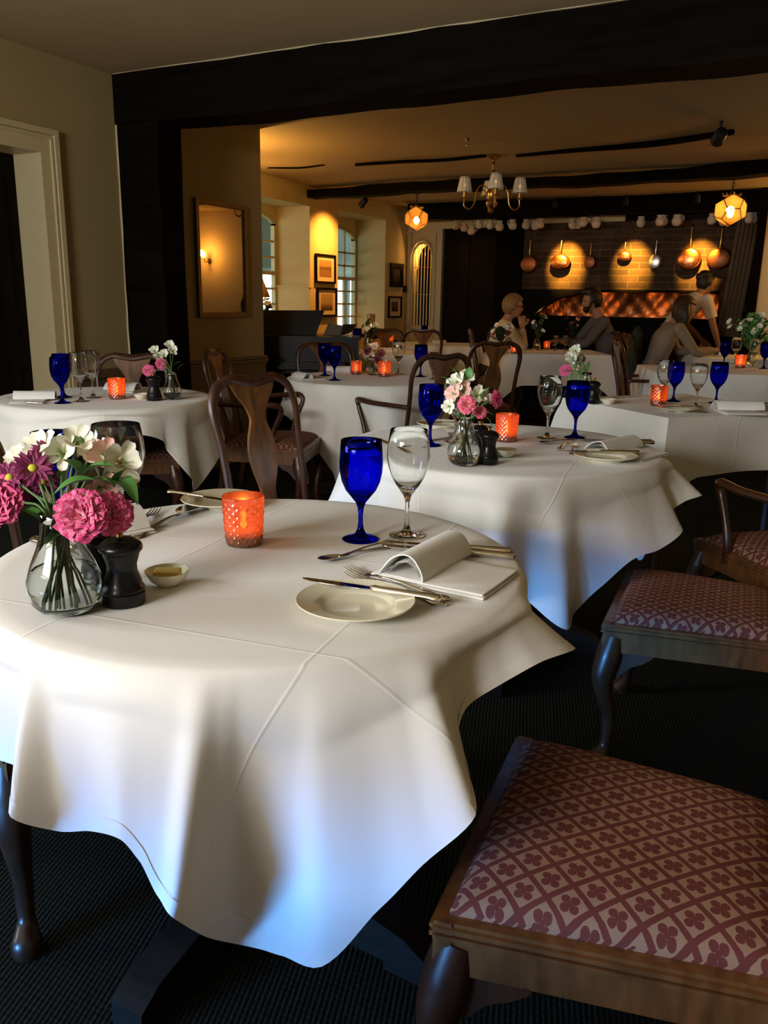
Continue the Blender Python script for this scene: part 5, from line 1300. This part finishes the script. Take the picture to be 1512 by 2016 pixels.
# dark haired man facing left, arms forward on the table
m1 = atD(1166, 590, 8.95); lf = radians(27+90)
J2 = seated(.16, head=(0, .27, 1.23), neck=(0, .19, 1.09), chest=(0, .12, .90), shoL=(-.20, .17, 1.02), shoR=(.20, .17, 1.02), elbL=(-.27, .36, .80), elbR=(.25, .34, .80), wriL=(-.12, .58, .80), wriR=(.10, .58, .80), headdir=(0, 1, -.15))
person('dark haired bearded person in a grey mauve shirt, leaning left over the table', (m1.x+.27*c0.x, m1.y+.27*c0.y, 0), lf, J2, (M['shirt_mauve'], M['trouser'], M['hair_dark']), hair_short, sc=1.03)
# long haired woman looking down, facing right
w2 = atD(1348, 612, 8.15)
J3 = seated(.16, head=(0, .30, 1.17), neck=(0, .21, 1.04), chest=(0, .12, .88), headdir=(0, 1, -.42), elbL=(-.22, .34, .77), elbR=(.23, .36, .78), wriL=(-.08, .58, .79), wriR=(.10, .60, .79), hdL=(.1, 1, 0), hdR=(-.1, 1, 0))
person('person with long brown hair in a taupe top, head bent over the table', (w2.x-.30*c0.x, w2.y-.30*c0.y, 0), right, J3, (M['shirt_taupe'], M['trouser'], M['hair_brown']), hair_long, sc=1.02)
# waiter in a short sleeved white shirt, bending to the right
w3 = atD(1392, 566, 8.95)
J4 = dict(hip=(0, -.10, .93), waist=(0, -.04, 1.06), chest=(0, .10, 1.22), neck=(0, .22, 1.36), head=(0, .29, 1.47), headdir=(0, 1, -.25), shoL=(-.19, .18, 1.30), shoR=(.19, .18, 1.30), elbL=(-.22, .26, 1.03), elbR=(.22, .27, 1.03), wriL=(-.15, .42, .86), wriR=(.17, .40, .83), hdL=(.1, .6, -.5), hdR=(-.1, .5, -.6), hnL=(1, 0, 0), hnR=(-1, 0, 0),
          hipL=(-.10, -.10, .90), hipR=(.10, -.10, .90), kneL=(-.11, -.02, .50), kneR=(.11, -.08, .50), ankL=(-.11, -.06, .09), ankR=(.11, -.16, .09))
person('waiting person with dark tied up hair, white short sleeved shirt, stooping', (w3.x-.26*c0.x, w3.y-.26*c0.y, 0), right+.3, J4, (M['shirt_white'], M['trouser'], M['hair_dark']), hair_bun, 'short')
# ================================================================== WALL THINGS, LIGHT FITTINGS, FIREPLACE
def framed(name, label, wall_x, y0, y1, z0, z1, fw, fmat, mat_w, draw, group=None, cat='picture', tilt=0):
    t = thing(name, label, cat, (wall_x, (y0+y1)/2, z0), 0, group); yc = (y0+y1)/2; zc = z0
    mb = MB(); Y0, Y1, Z = y0-yc, y1-yc, z1-zc
    for a in ((Y0, 0, Y1, fw), (Y0, Z-fw, Y1, Z), (Y0, fw, Y0+fw, Z-fw), (Y1-fw, fw, Y1, Z-fw)): mb.box(.001, a[0], a[1], .024, a[2], a[3])
    for a in ((Y0+fw, fw, Y1-fw, fw+.004), (Y0+fw, Z-fw-.004, Y1-fw, Z-fw), (Y0+fw, fw, Y0+fw+.004, Z-fw), (Y1-fw-.004, fw, Y1-fw, Z-fw)): mb.box(.001, a[0], a[1], .018, a[2], a[3])
    mb.build('frame', fmat, t, smooth=False)
    draw(t, Y0+fw, Y1-fw, fw, Z-fw); return t
M['mirror'] = plain('old_mirror_glass', (.21, .17, .12), .02, 1)
M['gilt'] = plain('dull_gilt_frame', (.12, .065, .02), .45, .5)
def dmir(t, a, b, c, d): MB().box(.002, a, c, .010, b, d).build('glass', M['mirror'], t, smooth=False)
framed('wall_mirror', 'tall mirror with a thin dark gilt frame on the wall left of the corner', XL+.004, 4.64, 5.21, 1.09, 1.88, .030, M['gilt'], None, dmir, cat='mirror')
def landscape(name, c1, c2, c3, hz):
    m, nt, p, out = nmat(name); t = N(nt, 'ShaderNodeTexCoord'); sx = N(nt, 'ShaderNodeSeparateXYZ'); L(nt, t.outputs['Generated'], sx.inputs[0])
    n = noise(nt, t.outputs['Generated'], 9, 4); f = math_(nt, 'ADD', sx.outputs[2], math_(nt, 'MULTIPLY', math_(nt, 'SUBTRACT', n, .5), .35))
    L(nt, ramp(nt, f, [(hz-.2, c1), (hz-.02, c2), (hz+.1, c3)]), p.inputs['Base Color']); p.inputs['Roughness'].default_value = .35; return m
M['printa'] = landscape('print_of_figures_in_a_field', (.30, .17, .07), (.16, .08, .03), (.42, .28, .12), .55)
M['printb'] = landscape('print_of_trees', (.10, .06, .03), (.28, .18, .09), (.40, .28, .15), .35)
M['printc'] = landscape('dark_print', (.03, .02, .012), (.07, .05, .03), (.10, .07, .04), .5)
def dpr(mk, mount, m_=.22):
    def f(t, a, b, c, d):
        MB().box(.002, a, c, .008, b, d).build('mount', mount, t, smooth=False); w, h = b-a, d-c
        MB().box(.008, a+w*m_*.75, c+h*m_*.85, .0095, b-w*m_*.75, d-h*m_*.75).build('print', M[mk], t, smooth=False)
    return f
framed('framed_picture', 'upper picture on the brightly lit yellow pier, country scene', XF+.004, 8.205, 8.635, 1.41, 1.73, .018, M['darkwood'], None, dpr('printa', M['paper']), 'pictures on the window wall')
framed('framed_picture', 'lower picture on the yellow pier, trees in a brown print', XF+.004, 8.235, 8.665, 1.035, 1.362, .020, M['darkwood'], None, dpr('printb', M['paper']), 'pictures on the window wall')
framed('framed_picture', 'small dark picture with a thick frame near the arched grille', XF+.004, 10.06, 10.43, 1.41, 1.715, .07, M['darkwood'], None, dpr('printc', M['darkwood'], .0), 'pictures on the window wall')
framed('framed_picture', 'lower small picture with pale mount near the arched grille', XF+.004, 10.02, 10.40, 1.01, 1.29, .018, M['darkwood'], None, dpr('printc', M['paper'], .3), 'pictures on the window wall')
mb = MB().box(XF, 10.47, 1.35, XF+.03, 10.53, 1.43); tag(mb.build('wall_thermostat', M['black'], smooth=False), 'little dark box on the wall between the far pictures and the grille', 'switch')
# arched grille
t = thing('arched_grille', 'arched cabinet front of brass rods in a pale frame, back wall', 'grille', (-4.93, YBK, .90), 0)
n = 16; out_ = [(-.175, 0), (-.175, .86)]+[(-.175*cos(pi*i/n), .86+.27*sin(pi*i/n)) for i in range(1, n)]+[(.175, .86), (.175, 0)]
P = [(x, -.02, z) for x, z in out_]; MB().tube(P, [(.020, .022)]*len(P), 8).build('frame', M['trim'], t)
for s in (-1, 1):
    mb = MB(); mb.box(s*.185-.025, -.03, -.9, s*.185+.025, .0, 1.2); mb.box(s*.185-.035, -.045, 1.2, s*.185+.035, 0, 1.24); mb.build('pilaster', M['trim'], t, smooth=False)
for i in range(6):
    x = -.115+.046*i; h = .86+.22*sqrt(1-(x/.16)**2); MB().tube([(x, .03, .0), (x, .03, h)], .006, 8).build('rod', M['brass'], t)
for z in (.42, .78): MB().tube([(-.135, .03, z), (.135, .03, z)], .005, 6).build('crossbar', M['brass'], t)
for i in range(3): MB().box(-.13, .12, .15+.3*i, .13, .19, .165+.3*i).build('shelf', M['darkwood'], t, smooth=False)
point('cabinet_light', (-4.93, YBK+.10, 1.85), 4, WARM, .02)
# ---- dodecahedral amber lanterns
def dodeca(r):
    ph = (1+sqrt(5))/2; V = [Vector(v) for v in [(x, y, z) for x in (-1, 1) for y in (-1, 1) for z in (-1, 1)]]
    for a in (-1, 1):
        for b in (-1, 1): V += [Vector((0, a/ph, b*ph)), Vector((a/ph, b*ph, 0)), Vector((a*ph, 0, b/ph))]
    V = [v.normalized()*r for v in V]; ed = sorted({round((V[i]-V[j]).length, 5) for i in range(20) for j in range(i)})[0]
    E = [(i, j) for i in range(20) for j in range(i) if abs((V[i]-V[j]).length-ed) < 1e-3]
    # faces: the 12 icosahedral directions
    D = []
    for a in (-1, 1):
        for b in (-1, 1): D += [Vector((0, a*ph, b)), Vector((a*ph, b, 0)), Vector((a, 0, b*ph))]
    Fs = []
    for d in D:
        d = d.normalized(); m = max(v.dot(d) for v in V); idx = [i for i, v in enumerate(V) if v.dot(d) > m-1e-3]
        x = d.orthogonal().normalized(); y = d.cross(x); idx.sort(key=lambda i: atan2(V[i].dot(y), V[i].dot(x))); Fs.append(tuple(idx))
    return V, E, Fs
def make_lantern():
    t = thing('hanging_lantern', '', 'lantern'); V, E, Fs = dodeca(.125); c = Vector((0, 0, -.245))
    mb = MB(); mb.add([v+c for v in V], Fs); mb.build('glass_body', M['lantern'], t, smooth=False)
    mb = MB()
    for i, j in E: mb.tube([V[i]+c, V[j]+c], .0032, 6)
    mb.build('leading', M['iron'], t)
    mb = MB()
    for k in range(5): 
        P = [(.010*cos(a), 0, -.012-.022*k+.014*sin(a)) for a in [2*pi*i/10 for i in range(11)]]
        if k % 2: P = [(0, p[0], p[2]) for p in P]
        mb.tube(P, .0028, 5, cap=False)
    mb.lathe([(.001, 0), (.03, -.001), (.03, -.006), (.001, -.010)], 12); mb.build('chain', M['iron'], t)
    mb = MB().lathe([(.001, -.105), (.012, -.108), (.016, -.118), (.040, -.128), (.062, -.136), (.066, -.130), (.07, -.140), (.001, -.142)], 16)
    for k in range(8): a = k*pi/4; mb.tube([(.062*cos(a), .062*sin(a), -.138), (.072*cos(a), .072*sin(a), -.118)], [.008, .001], 5)
    mb.build('crown', M['brass'], t)
    MB().ell((0, 0, -.265), (.026, .026, .034), 16, 12).build('bulb', M['bulb'], t); return t
lantern = Kind(make_lantern)
for x, lb in ((-3.86, 'amber glass lantern at the left, hanging from the dark beam'), (-.835, 'amber glass lantern at the right, hanging from the dark beam')):
    lantern(lb, (x, 8.13, 2.30 if x < -2 else 2.315), .3, 'hanging lanterns', 1.0 if x < -2 else 1.12)
    point('lantern_light', (x, 8.13, 2.04), 48, WARM, .03)
# ---- chandelier
cz = 2.425; cx_, cy_ = -2.64, 7.05
t = thing('chandelier', 'brass chandelier with four glass shades and scrolled arms', 'chandelier', (cx_, cy_, cz), radians(27.2-90))
MB().lathe([(.001, 0), (.055, -.001), (.058, -.012), (.035, -.025), (.012, -.032), (.012, -.045), (.022, -.055), (.010, -.068), (.010, -.11), (.024, -.12), (.008, -.14), (.008, -.23), (.03, -.25), (.045, -.28), (.05, -.31), (.035, -.345), (.05, -.37), (.042, -.40), (.016, -.425), (.02, -.44), (.001, -.46)], 20).build('stem', M['brass'], t)
for k in range(4):
    a = k*pi/2; 
    def R(x, z): return (x*cos(a), x*sin(a), z)
    P = bez([R(.03, -.33), R(.05, -.255), (R(.10, -.235)), R(.135, -.29), R(.15, -.38), R(.19, -.425), R(.235, -.40), R(.235, -.34)], 6)
    mb = MB().tube(P, .0065, 8); P = bez([R(.10, -.30), R(.075, -.27), R(.055, -.30), R(.075, -.33), R(.095, -.315)], 5); mb.tube(P, .005, 6); mb.build('arm', M['brass'], t)
    MB().lathe([(.002, -.345), (.026, -.342), (.024, -.335), (.012, -.33), (.012, -.285), (.002, -.285)], 14, (R(.235, 0)[0], R(.235, 0)[1], 0)).build('lamp_holder', M['brass'], t)
    sh = MB().lathe_open([(.064, -.29), (.060, -.27), (.044, -.19), (.036, -.165)], 24, (R(.235, 0)[0], R(.235, 0)[1], 0), lambda a_, z, r: .003*cos(a_*12)); o = sh.build('shade', M['shade'], t)
    s_ = o.modifiers.new('s', 'SOLIDIFY'); s_.thickness = .002
    MB().ell((*R(.235, 0)[:2], -.235), (.007, .007, .012), 10, 8).build('bulb', M['dimbulb'] if 'dimbulb' in M else M.setdefault('dimbulb', emis('dim_candle_bulb', (1, .55, .12), 14)), t)
for u, v, lb, z in ((922, 280, 'small crystal ceiling bracket nearest the beam', 2.43), (1166, 376, 'little sprinkler head on the far ceiling', 2.43)):
    p = at(u, v, z-.03); tag(MB().lathe([(.001, .03), (.03, .028), (.02, .015), (.010, .0), (.022, -.02), (.018, -.026), (.001, -.028)], 12, tuple(p)).build('sprinkler_head', M['tin']), lb, 'sprinkler')
# ---- spotlights
def spotlamp(p, aim, label, sc=1):
    d = (Vector(aim)-Vector(p)).normalized(); t = thing('spotlight', label, 'spotlight', p, 0, 'ceiling spotlights', sc=sc); Q = d.to_track_quat('Z', 'Y').to_matrix().to_4x4()
    MB().lathe([(.001, -.06), (.030, -.055), (.036, -.03), (.036, .045), (.040, .05), (.040, .06), (.034, .06), (.030, .03), (.001, .03)], 20).xf(Q).build('lamp_can', M['iron'], t)
    MB().tube([(0, 0, .0), (0, 0, .06), (0, 0, .085)], [.006, .006, .014], 8).build('bracket', M['iron'], t)
p = at(1417, 268, 2.335); spotlamp(p, (-2, 10.5, 1.6), 'black spotlight at the end of the half exposed timber, upper right', 1.2)
p = atY(716, 392, 8.12); p.z = 2.235; spotlamp(p, (XF, 8.4, 1.7), 'small black spotlight under the beam, aimed at the pictures', .9)
spot('picture_spot', (XF+.40, 8.42, 2.24), (XF, 8.42, 1.55), 95, (1, .40, .07), 110, 1.0)
for x, yy, s in ((-2.93, 9.9, 1), (-2.12, 9.9, .8), (-1.36, 9.9, .8)):
    spotlamp((x, yy, 2.36), (x, 10.55, 1.7), {-2.93: 'black spotlight above the first lit copper pan', -2.12: 'black spotlight above the small middle pan', -1.36: 'black spotlight above the large right hand pan'}[x], .8)
    spot('pan_spot', (x, yy+.05, 2.22), (x, 10.57, 1.72), 800*s, (1, .47, .06), 38, 1.0)
# ---- pans on the chimney
def make_pan(mat, hl=.20):
    def f():
        t = thing('hanging_pan', '', 'pan')   # disc bottom faces -Y; origin at pan centre; unit radius .12
        Q = Matrix.Rotation(pi/2, 4, 'X')
        MB().lathe([(.001, .045), (.098, .045), (.108, .040), (.114, .020), (.120, -.020), (.124, -.022), (.121, -.024), (.110, .018), (.104, .036), (.001, .040)], 36).xf(Q).build('pan_body', mat, t)
        MB().tube([(0, .01, .11), (0, -.005, .16), (0, .0, .24), (0, .01, .335)], [(.012, .004), (.009, .004), (.008, .003), (.011, .003)], 10, side=(1, 0, 0)).build('handle', M['brass'] if mat is not M['tin'] else M['tin'], t)
        P = [(.012*cos(a), .01, .345+.014*sin(a)) for a in [2*pi*i/12 for i in range(13)]]; MB().tube(P, .003, 6, cap=False).build('hanging_ring', M['iron'], t); return t
    return f
panA = Kind(make_pan(M['copper'])); panB = Kind(make_pan(M['copperdark'])); panC = Kind(make_pan(M['tin']))
for u, v, rp, kd, hy, lb in ((1042, 520, 18, panB, 472, 'dull copper pan, leftmost in the row on the chimney'), (1103, 516, 20, panA, 474, 'bright copper pan, second from the left, under the first spotlight'), (1161, 516, 12, panB, 480, 'small dark copper pan, third from the left'),
                        (1229, 505, 13, panA, 483, 'small copper pan glowing under the middle spotlight'), (1289, 515, 12, panC, 476, 'silvery white little pan right of the middle'), (1357, 510, 21, panA, 452, 'large bright copper pan under the right spotlight'), (1416, 509, 22, panB, 456, 'large dull copper pan, rightmost in the row')):
    p = atY(u, v, YC-.045); s = rp/163/.12; d = p-Vector((0, 0, CAM_H)); hgt = (v-hy)/163/.335
    kd(lb, (p.x, YC-.047*s-.01, p.z), 0, 'pans on the chimney', (s, s, max(.5, hgt)))
for (u, v, s) in ((1447, 596, .10), (1458, 604, .07)):
    p = atY(u, v, YC-.10); panA({.10: 'copper pan hanging low at the right of the fireplace', .07: 'smaller pan beside the low hanging copper pan'}[s], (p.x, YC-.05, p.z), 0, 'pans on the chimney', (s/.12, s/.12, s/.12))
# ---- range: hammered copper back, glowing strips of reflected light, shelf
M['copperback'] = plain('beaten_copper_back', (.42, .14, .05), .34, 1, bmp=.55, bs=22)
mb = MB(); V = []; F = []; nx, nz = 60, 10
for i in range(nx+1):
    for j in range(nz+1):
        x = -3.55+2.5*i/nx; z = 1.05+.42*j/nz; V.append((x, YC+.42+.015*sin(i*1.3)*sin(j*1.1)-.10*((j/nz)**2), z))
for i in range(nx):
    for j in range(nz): a = i*(nz+1)+j; F.append((a, a+1, a+nz+2, a+nz+1))
mb.add(V, F); tag(mb.build('copper_hood', M['copperback']), 'long beaten copper hood inside the range mouth, glowing orange', 'hood')
tag(MB().box(-3.55, YC+.02, 1.03, -.95, YC+.5, 1.07).build('range_top', M['ottoman'], smooth=False), 'black iron range top under the copper hood', 'stove')
for x in (-3.25, -2.55, -1.9, -1.3): point('range_light', (x, YC+.12, 1.12), .45, (1, .45, .12), .03)
for i in range(4):
    x = -3.30+.10*i; tag(MB().tube([(x, YC+.30, 1.075), (x-.05, YC+.30, 1.20), (x-.07, YC+.32, 1.30)], .007, 8).build('copper_ladle', M['copper']), ['copper ladle standing leftmost in the range mouth', 'copper ladle, second in the range mouth', 'copper ladle, third in the range mouth', 'copper ladle nearest the glowing hood'][i], 'ladle', 'ladles in the range')
sh = MB().box(-3.65, YC-.14, 1.03, -.95, YC-.001, 1.085); struct(sh.build('trim_16', M['ottoman'], smooth=False), 'black shelf in front of the range')
# ---- little jugs hanging under the fireplace beam
def make_jug():
    t = thing('hanging_jug', '', 'jug')
    MB().lathe([(.001, -.135), (.026, -.133), (.044, -.118), (.052, -.09), (.050, -.065), (.036, -.045), (.034, -.030), (.042, -.018), (.039, -.018), (.031, -.032), (.033, -.048), (.046, -.07), (.046, -.09), (.001, -.125)], 20).build('jug_body', M['dresden'], t)
    P = bez([(.036, 0, -.035), (.066, 0, -.03), (.075, 0, -.06), (.048, 0, -.095)], 5); MB().tube(P, .006, 8).build('handle', M['dresden'], t)
    MB().tube([(.06, 0, -.028), (.055, 0, -.01), (.03, 0, .0), (.02, 0, .02)], .003, 6).build('hook', M['iron'], t); return t
jug = Kind(make_jug); rng = random.Random(3)
JU = [(898, 441), (914, 450), (928, 455), (944, 445), (965, 443), (984, 437), (1010, 431), (1036, 437), (1053, 445), (1088, 437), (1103, 443), (1139, 424), (1148, 438), (1175, 421), (1264, 416), (1300, 432), (1308, 421), (1333, 414), (1336, 403), (1368, 405), (1398, 422), (1404, 412), (1478, 412), (1484, 424)]
JL = ['leftmost of all the hanging jugs', 'second hanging jug from the left, a little lower', 'third hanging jug from the left, lowest of its cluster', 'hanging jug in the middle of the left cluster', 'hanging jug below the chandelier, left', 'hanging jug against the pale strip, just left of the black upright',
      'hanging jug in front of the black upright', 'hanging jug right of the black upright, higher of two', 'hanging jug right of the black upright, lower of two', 'hanging jug above the second copper pan, left one', 'hanging jug above the second copper pan, right one', 'hanging jug above the little third pan, higher one', 'hanging jug above the little third pan, lower one', 'hanging jug in the gap before the middle pan',
      'hanging jug above the silvery little pan', 'lowest hanging jug, above the silvery little pan to its right', 'middle one of three stacked jugs right of the silvery pan', 'hanging jug above the large bright pan, lower one', 'hanging jug above the large bright pan, upper one', 'lone hanging jug between large bright pan and lantern', 'dim hanging jug just left of the right lantern', 'dim hanging jug highest beside the right lantern', 'dim hanging jug right of the lantern, upper one', 'dim hanging jug right of the lantern, lower one']
for i, (u, v) in enumerate(JU):
    y = 10.08+.045*(i % 3); p = atY(u, v, y); p.x += next((.15 if p.x > q_ else -.15 for q_ in (-2.93, -2.12, -1.36) if abs(p.x-q_) < .12), 0); z = min(p.z+.085, 2.228); s_ = rng.uniform(.85, 1.05)
    j = jug('pale '+JL[i], (p.x, y, z), rng.uniform(0, 6), 'jugs hanging from the fireplace beam', s_)
    MB().tube([(.02, 0, .018), (.02, 0, (2.245-z)/s_)], .002, 5).build('hanging_wire', M['iron'], j)
# ---- piano with its raised music rest, lamp, vase in the corner behind the wall end
pv = (-4.28, 6.35)
t = thing('grand_piano', 'black piano behind the ivory table, its music rest raised', 'piano', (pv[0], pv[1], 0), radians(27))
poly = [(-.62, -.55), (.66, -.55), (.66, -.20), (.50, .0), (.10, .10), (-.35, .14), (-.62, .10)]
MB().prism(poly, .62, .90, 'z').build('case', M['black'], t, ang=20)
MB().prism([(x*1.015, y*1.015) for x, y in poly], .90, .925, 'z').build('lid', M['black'], t, ang=20)
for x, y in ((-.52, -.42), (.55, -.42), (-.1, .02)): MB().lathe([(.01, 0), (.04, .01), (.035, .08), (.05, .4), (.06, .61), (.01, .61)], 16, (x, y, 0)).build('leg', M['black'], t)
MB().box(-.50, -.70, .66, .56, -.55, .72).build('keyslip', M['black'], t, smooth=False)
o = MB().prism([(-.335, 0), (.285, .0), (.355, .215), (-.30, .205)], -.012, .012, 'y').build('music_rest', M['black'], t, smooth=False); o.location = (0, -.30, .925); o.rotation_euler = (radians(-14), 0, 0)
MB().box(-.37, -.315, .925, -.32, -.24, 1.0).build('rest_hinge', M['black'], t, smooth=False)
M['folder'] = plain('dark_blue_folder', (.05, .08, .10), .4)
a = thing('open_folder', 'open dark folder standing on the piano right of the music rest', 'folder', tuple(Matrix.Translation((pv[0], pv[1], 0)) @ Matrix.Rotation(radians(27), 4, 'Z') @ Vector((.47, -.28, .9255))), radians(27))
MB().prism([(-.12, 0), (.03, 0), (.05, .10), (-.08, .12)], -.005, .005, 'y').xf(Matrix.Rotation(radians(-35), 4, 'X')).build('left_leaf', M['folder'], a, smooth=False)
MB().prism([(.03, 0), (.12, .03), (.17, .105), (.05, .10)], -.005, .005, 'y').xf(Matrix.Rotation(radians(-20), 4, 'X')).build('right_leaf', M['black'], a, smooth=False)
# console in the corner with lamp and flower vase
cpt = atD(508, 640, 7.9)
tag(MB().box(-.32, -.20, 0, .26, .20, .98).build('side_cabinet', M['darkwood'], smooth=False, loc=(cpt.x-.02, cpt.y, 0)), 'dark cabinet in the window corner, behind the wall end', 'cabinet')
lp = (cpt.x+.02, cpt.y-.02)
t = thing('table_lamp', 'lamp with an orange cone shade on the corner cabinet, cut by the wall edge', 'lamp', (*lp, .981), 0)
MB().lathe([(.001, 0), (.05, 0), (.05, .015), (.02, .03), (.03, .10), (.035, .16), (.012, .20), (.010, .27), (.001, .27)], 20).build('base', M['brass'], t)
o = MB().lathe_open([(.115, .26), (.035, .46)], 28).build('lamp_shade', M['lampshade'], t); s_ = o.modifiers.new('s', 'SOLIDIFY'); s_.thickness = .003
MB().ell((0, 0, .33), (.022, .022, .035), 12, 8).build('bulb', M['bulb'], t)
point('table_lamp_light', (*lp, 1.36), 40, WARM, .03)
t = posy(0, 0, 0, .12, .035, 'slender bud vase with dark blooms beside the orange lamp', 5, ('leafdark', 'darkpetal', 'alst'), base=Vector((cpt.x+.20, cpt.y-.12, .981)), seed=9)
# glass storm lamp standing on the far window table
sp = at(697, 662, .80); st_ = (-4.55, 8.45)
t = thing('storm_lantern', 'tall glass storm lantern with a small flame by the second arched window', 'lantern', (st_[0], st_[1], .86), 0)
MB().lathe(shell([(.001, 0), (.045, 0), (.045, .005), (.045, .22)], .003, 0, .008), 24).build('glass_cylinder', M['glass'], t)
MB().lathe([(.001, .009), (.03, .009), (.03, .07), (.001, .07)], 16).build('candle', M['wax'], t)
MB().ell((0, 0, .09), (.007, .007, .016), 10, 8).build('flame', M['flame'], t)
tag(MB().lathe([(.001, 0), (.12, 0), (.12, .02), (.03, .04), (.02, .40), (.03, .80), (.15, .83), (.15, .858), (.001, .858)], 24, (*st_, 0)).build('pedestal_stand', M['darkwood']), 'slim round stand under the storm lantern', 'stand')
# dark green jacket over a chair back
jp = atD(1253, 690, 8.35)
mb = MB(); P = [(0, 0, 1.02), (0, .01, .97), (0, .015, .80), (0, .02, .60), (0, .03, .50)]
mb.tube(P, [(.03, .02), (.15, .045), (.20, .06), (.20, .065), (.19, .06)], 20, side=(1, 0, 0))
for s in (-1, 1): mb.tube(bez([(s*.13, .0, .95), (s*.20, .01, .85), (s*.215, .02, .68), (s*.21, .02, .55)], 5), lerpl([.05, .05, .045, .04], 16), 12)
o = mb.build('jacket', M['jacket'], ang=180); o.location = (jp.x, jp.y, 0); o.rotation_euler.z = radians(27+70); rr = o.modifiers.new('fuse', 'REMESH'); rr.mode = 'VOXEL'; rr.voxel_size = .012; rr.use_smooth_shade = True
tag(o, 'dark green jacket hung over a chair back behind the long haired woman', 'jacket')
t = thing('added_uplighter', 'added unseen brass uplighter behind the wall end, gilding the ceiling above it', 'lamp', (-4.45, 5.431, 1.86), 0)  # added fitting hidden by the wall end, for the golden ceiling glow
MB().lathe([(.001, 0), (.04, 0), (.04, .02), (.001, .02)], 16).xf(Matrix.Rotation(-pi/2, 4, 'X')).build('backplate', M['brass'], t)
MB().tube([(0, .01, 0), (0, .12, 0), (0, .15, .03)], .009, 8).build('arm', M['brass'], t); MB().lathe_open([(.02, .03), (.07, .09), (.10, .11)], 20, (0, .15, 0)).build('dish', M['brass'], t); MB().ell((0, .15, .08), (.02, .02, .03), 10, 8).build('bulb', M['bulb'], t)
point('added_uplighter_lamp', (-4.45, 5.60, 2.02), 40, (1, .56, .14), .05)
# added unseen fitting for the warm wash on the yellow partition
t = thing('added_wall_light', 'added brass wall light, unseen, washing the yellow partition', 'lamp', (.35, 9.99, 1.75), 0)
MB().lathe([(.001, -.02), (.04, -.02), (.04, 0), (.001, 0)], 16).xf(Matrix.Rotation(pi/2, 4, 'X')).build('backplate', M['brass'], t)
MB().tube([(0, -.01, 0), (0, -.10, -.02), (0, -.12, .04)], .008, 8).build('arm', M['brass'], t); MB().ell((0, -.12, .08), (.025, .025, .04), 12, 8).build('bulb', M['bulb'], t)
point('added_wall_lamp', (.35, 9.80, 1.85), 34, WARM, .04)
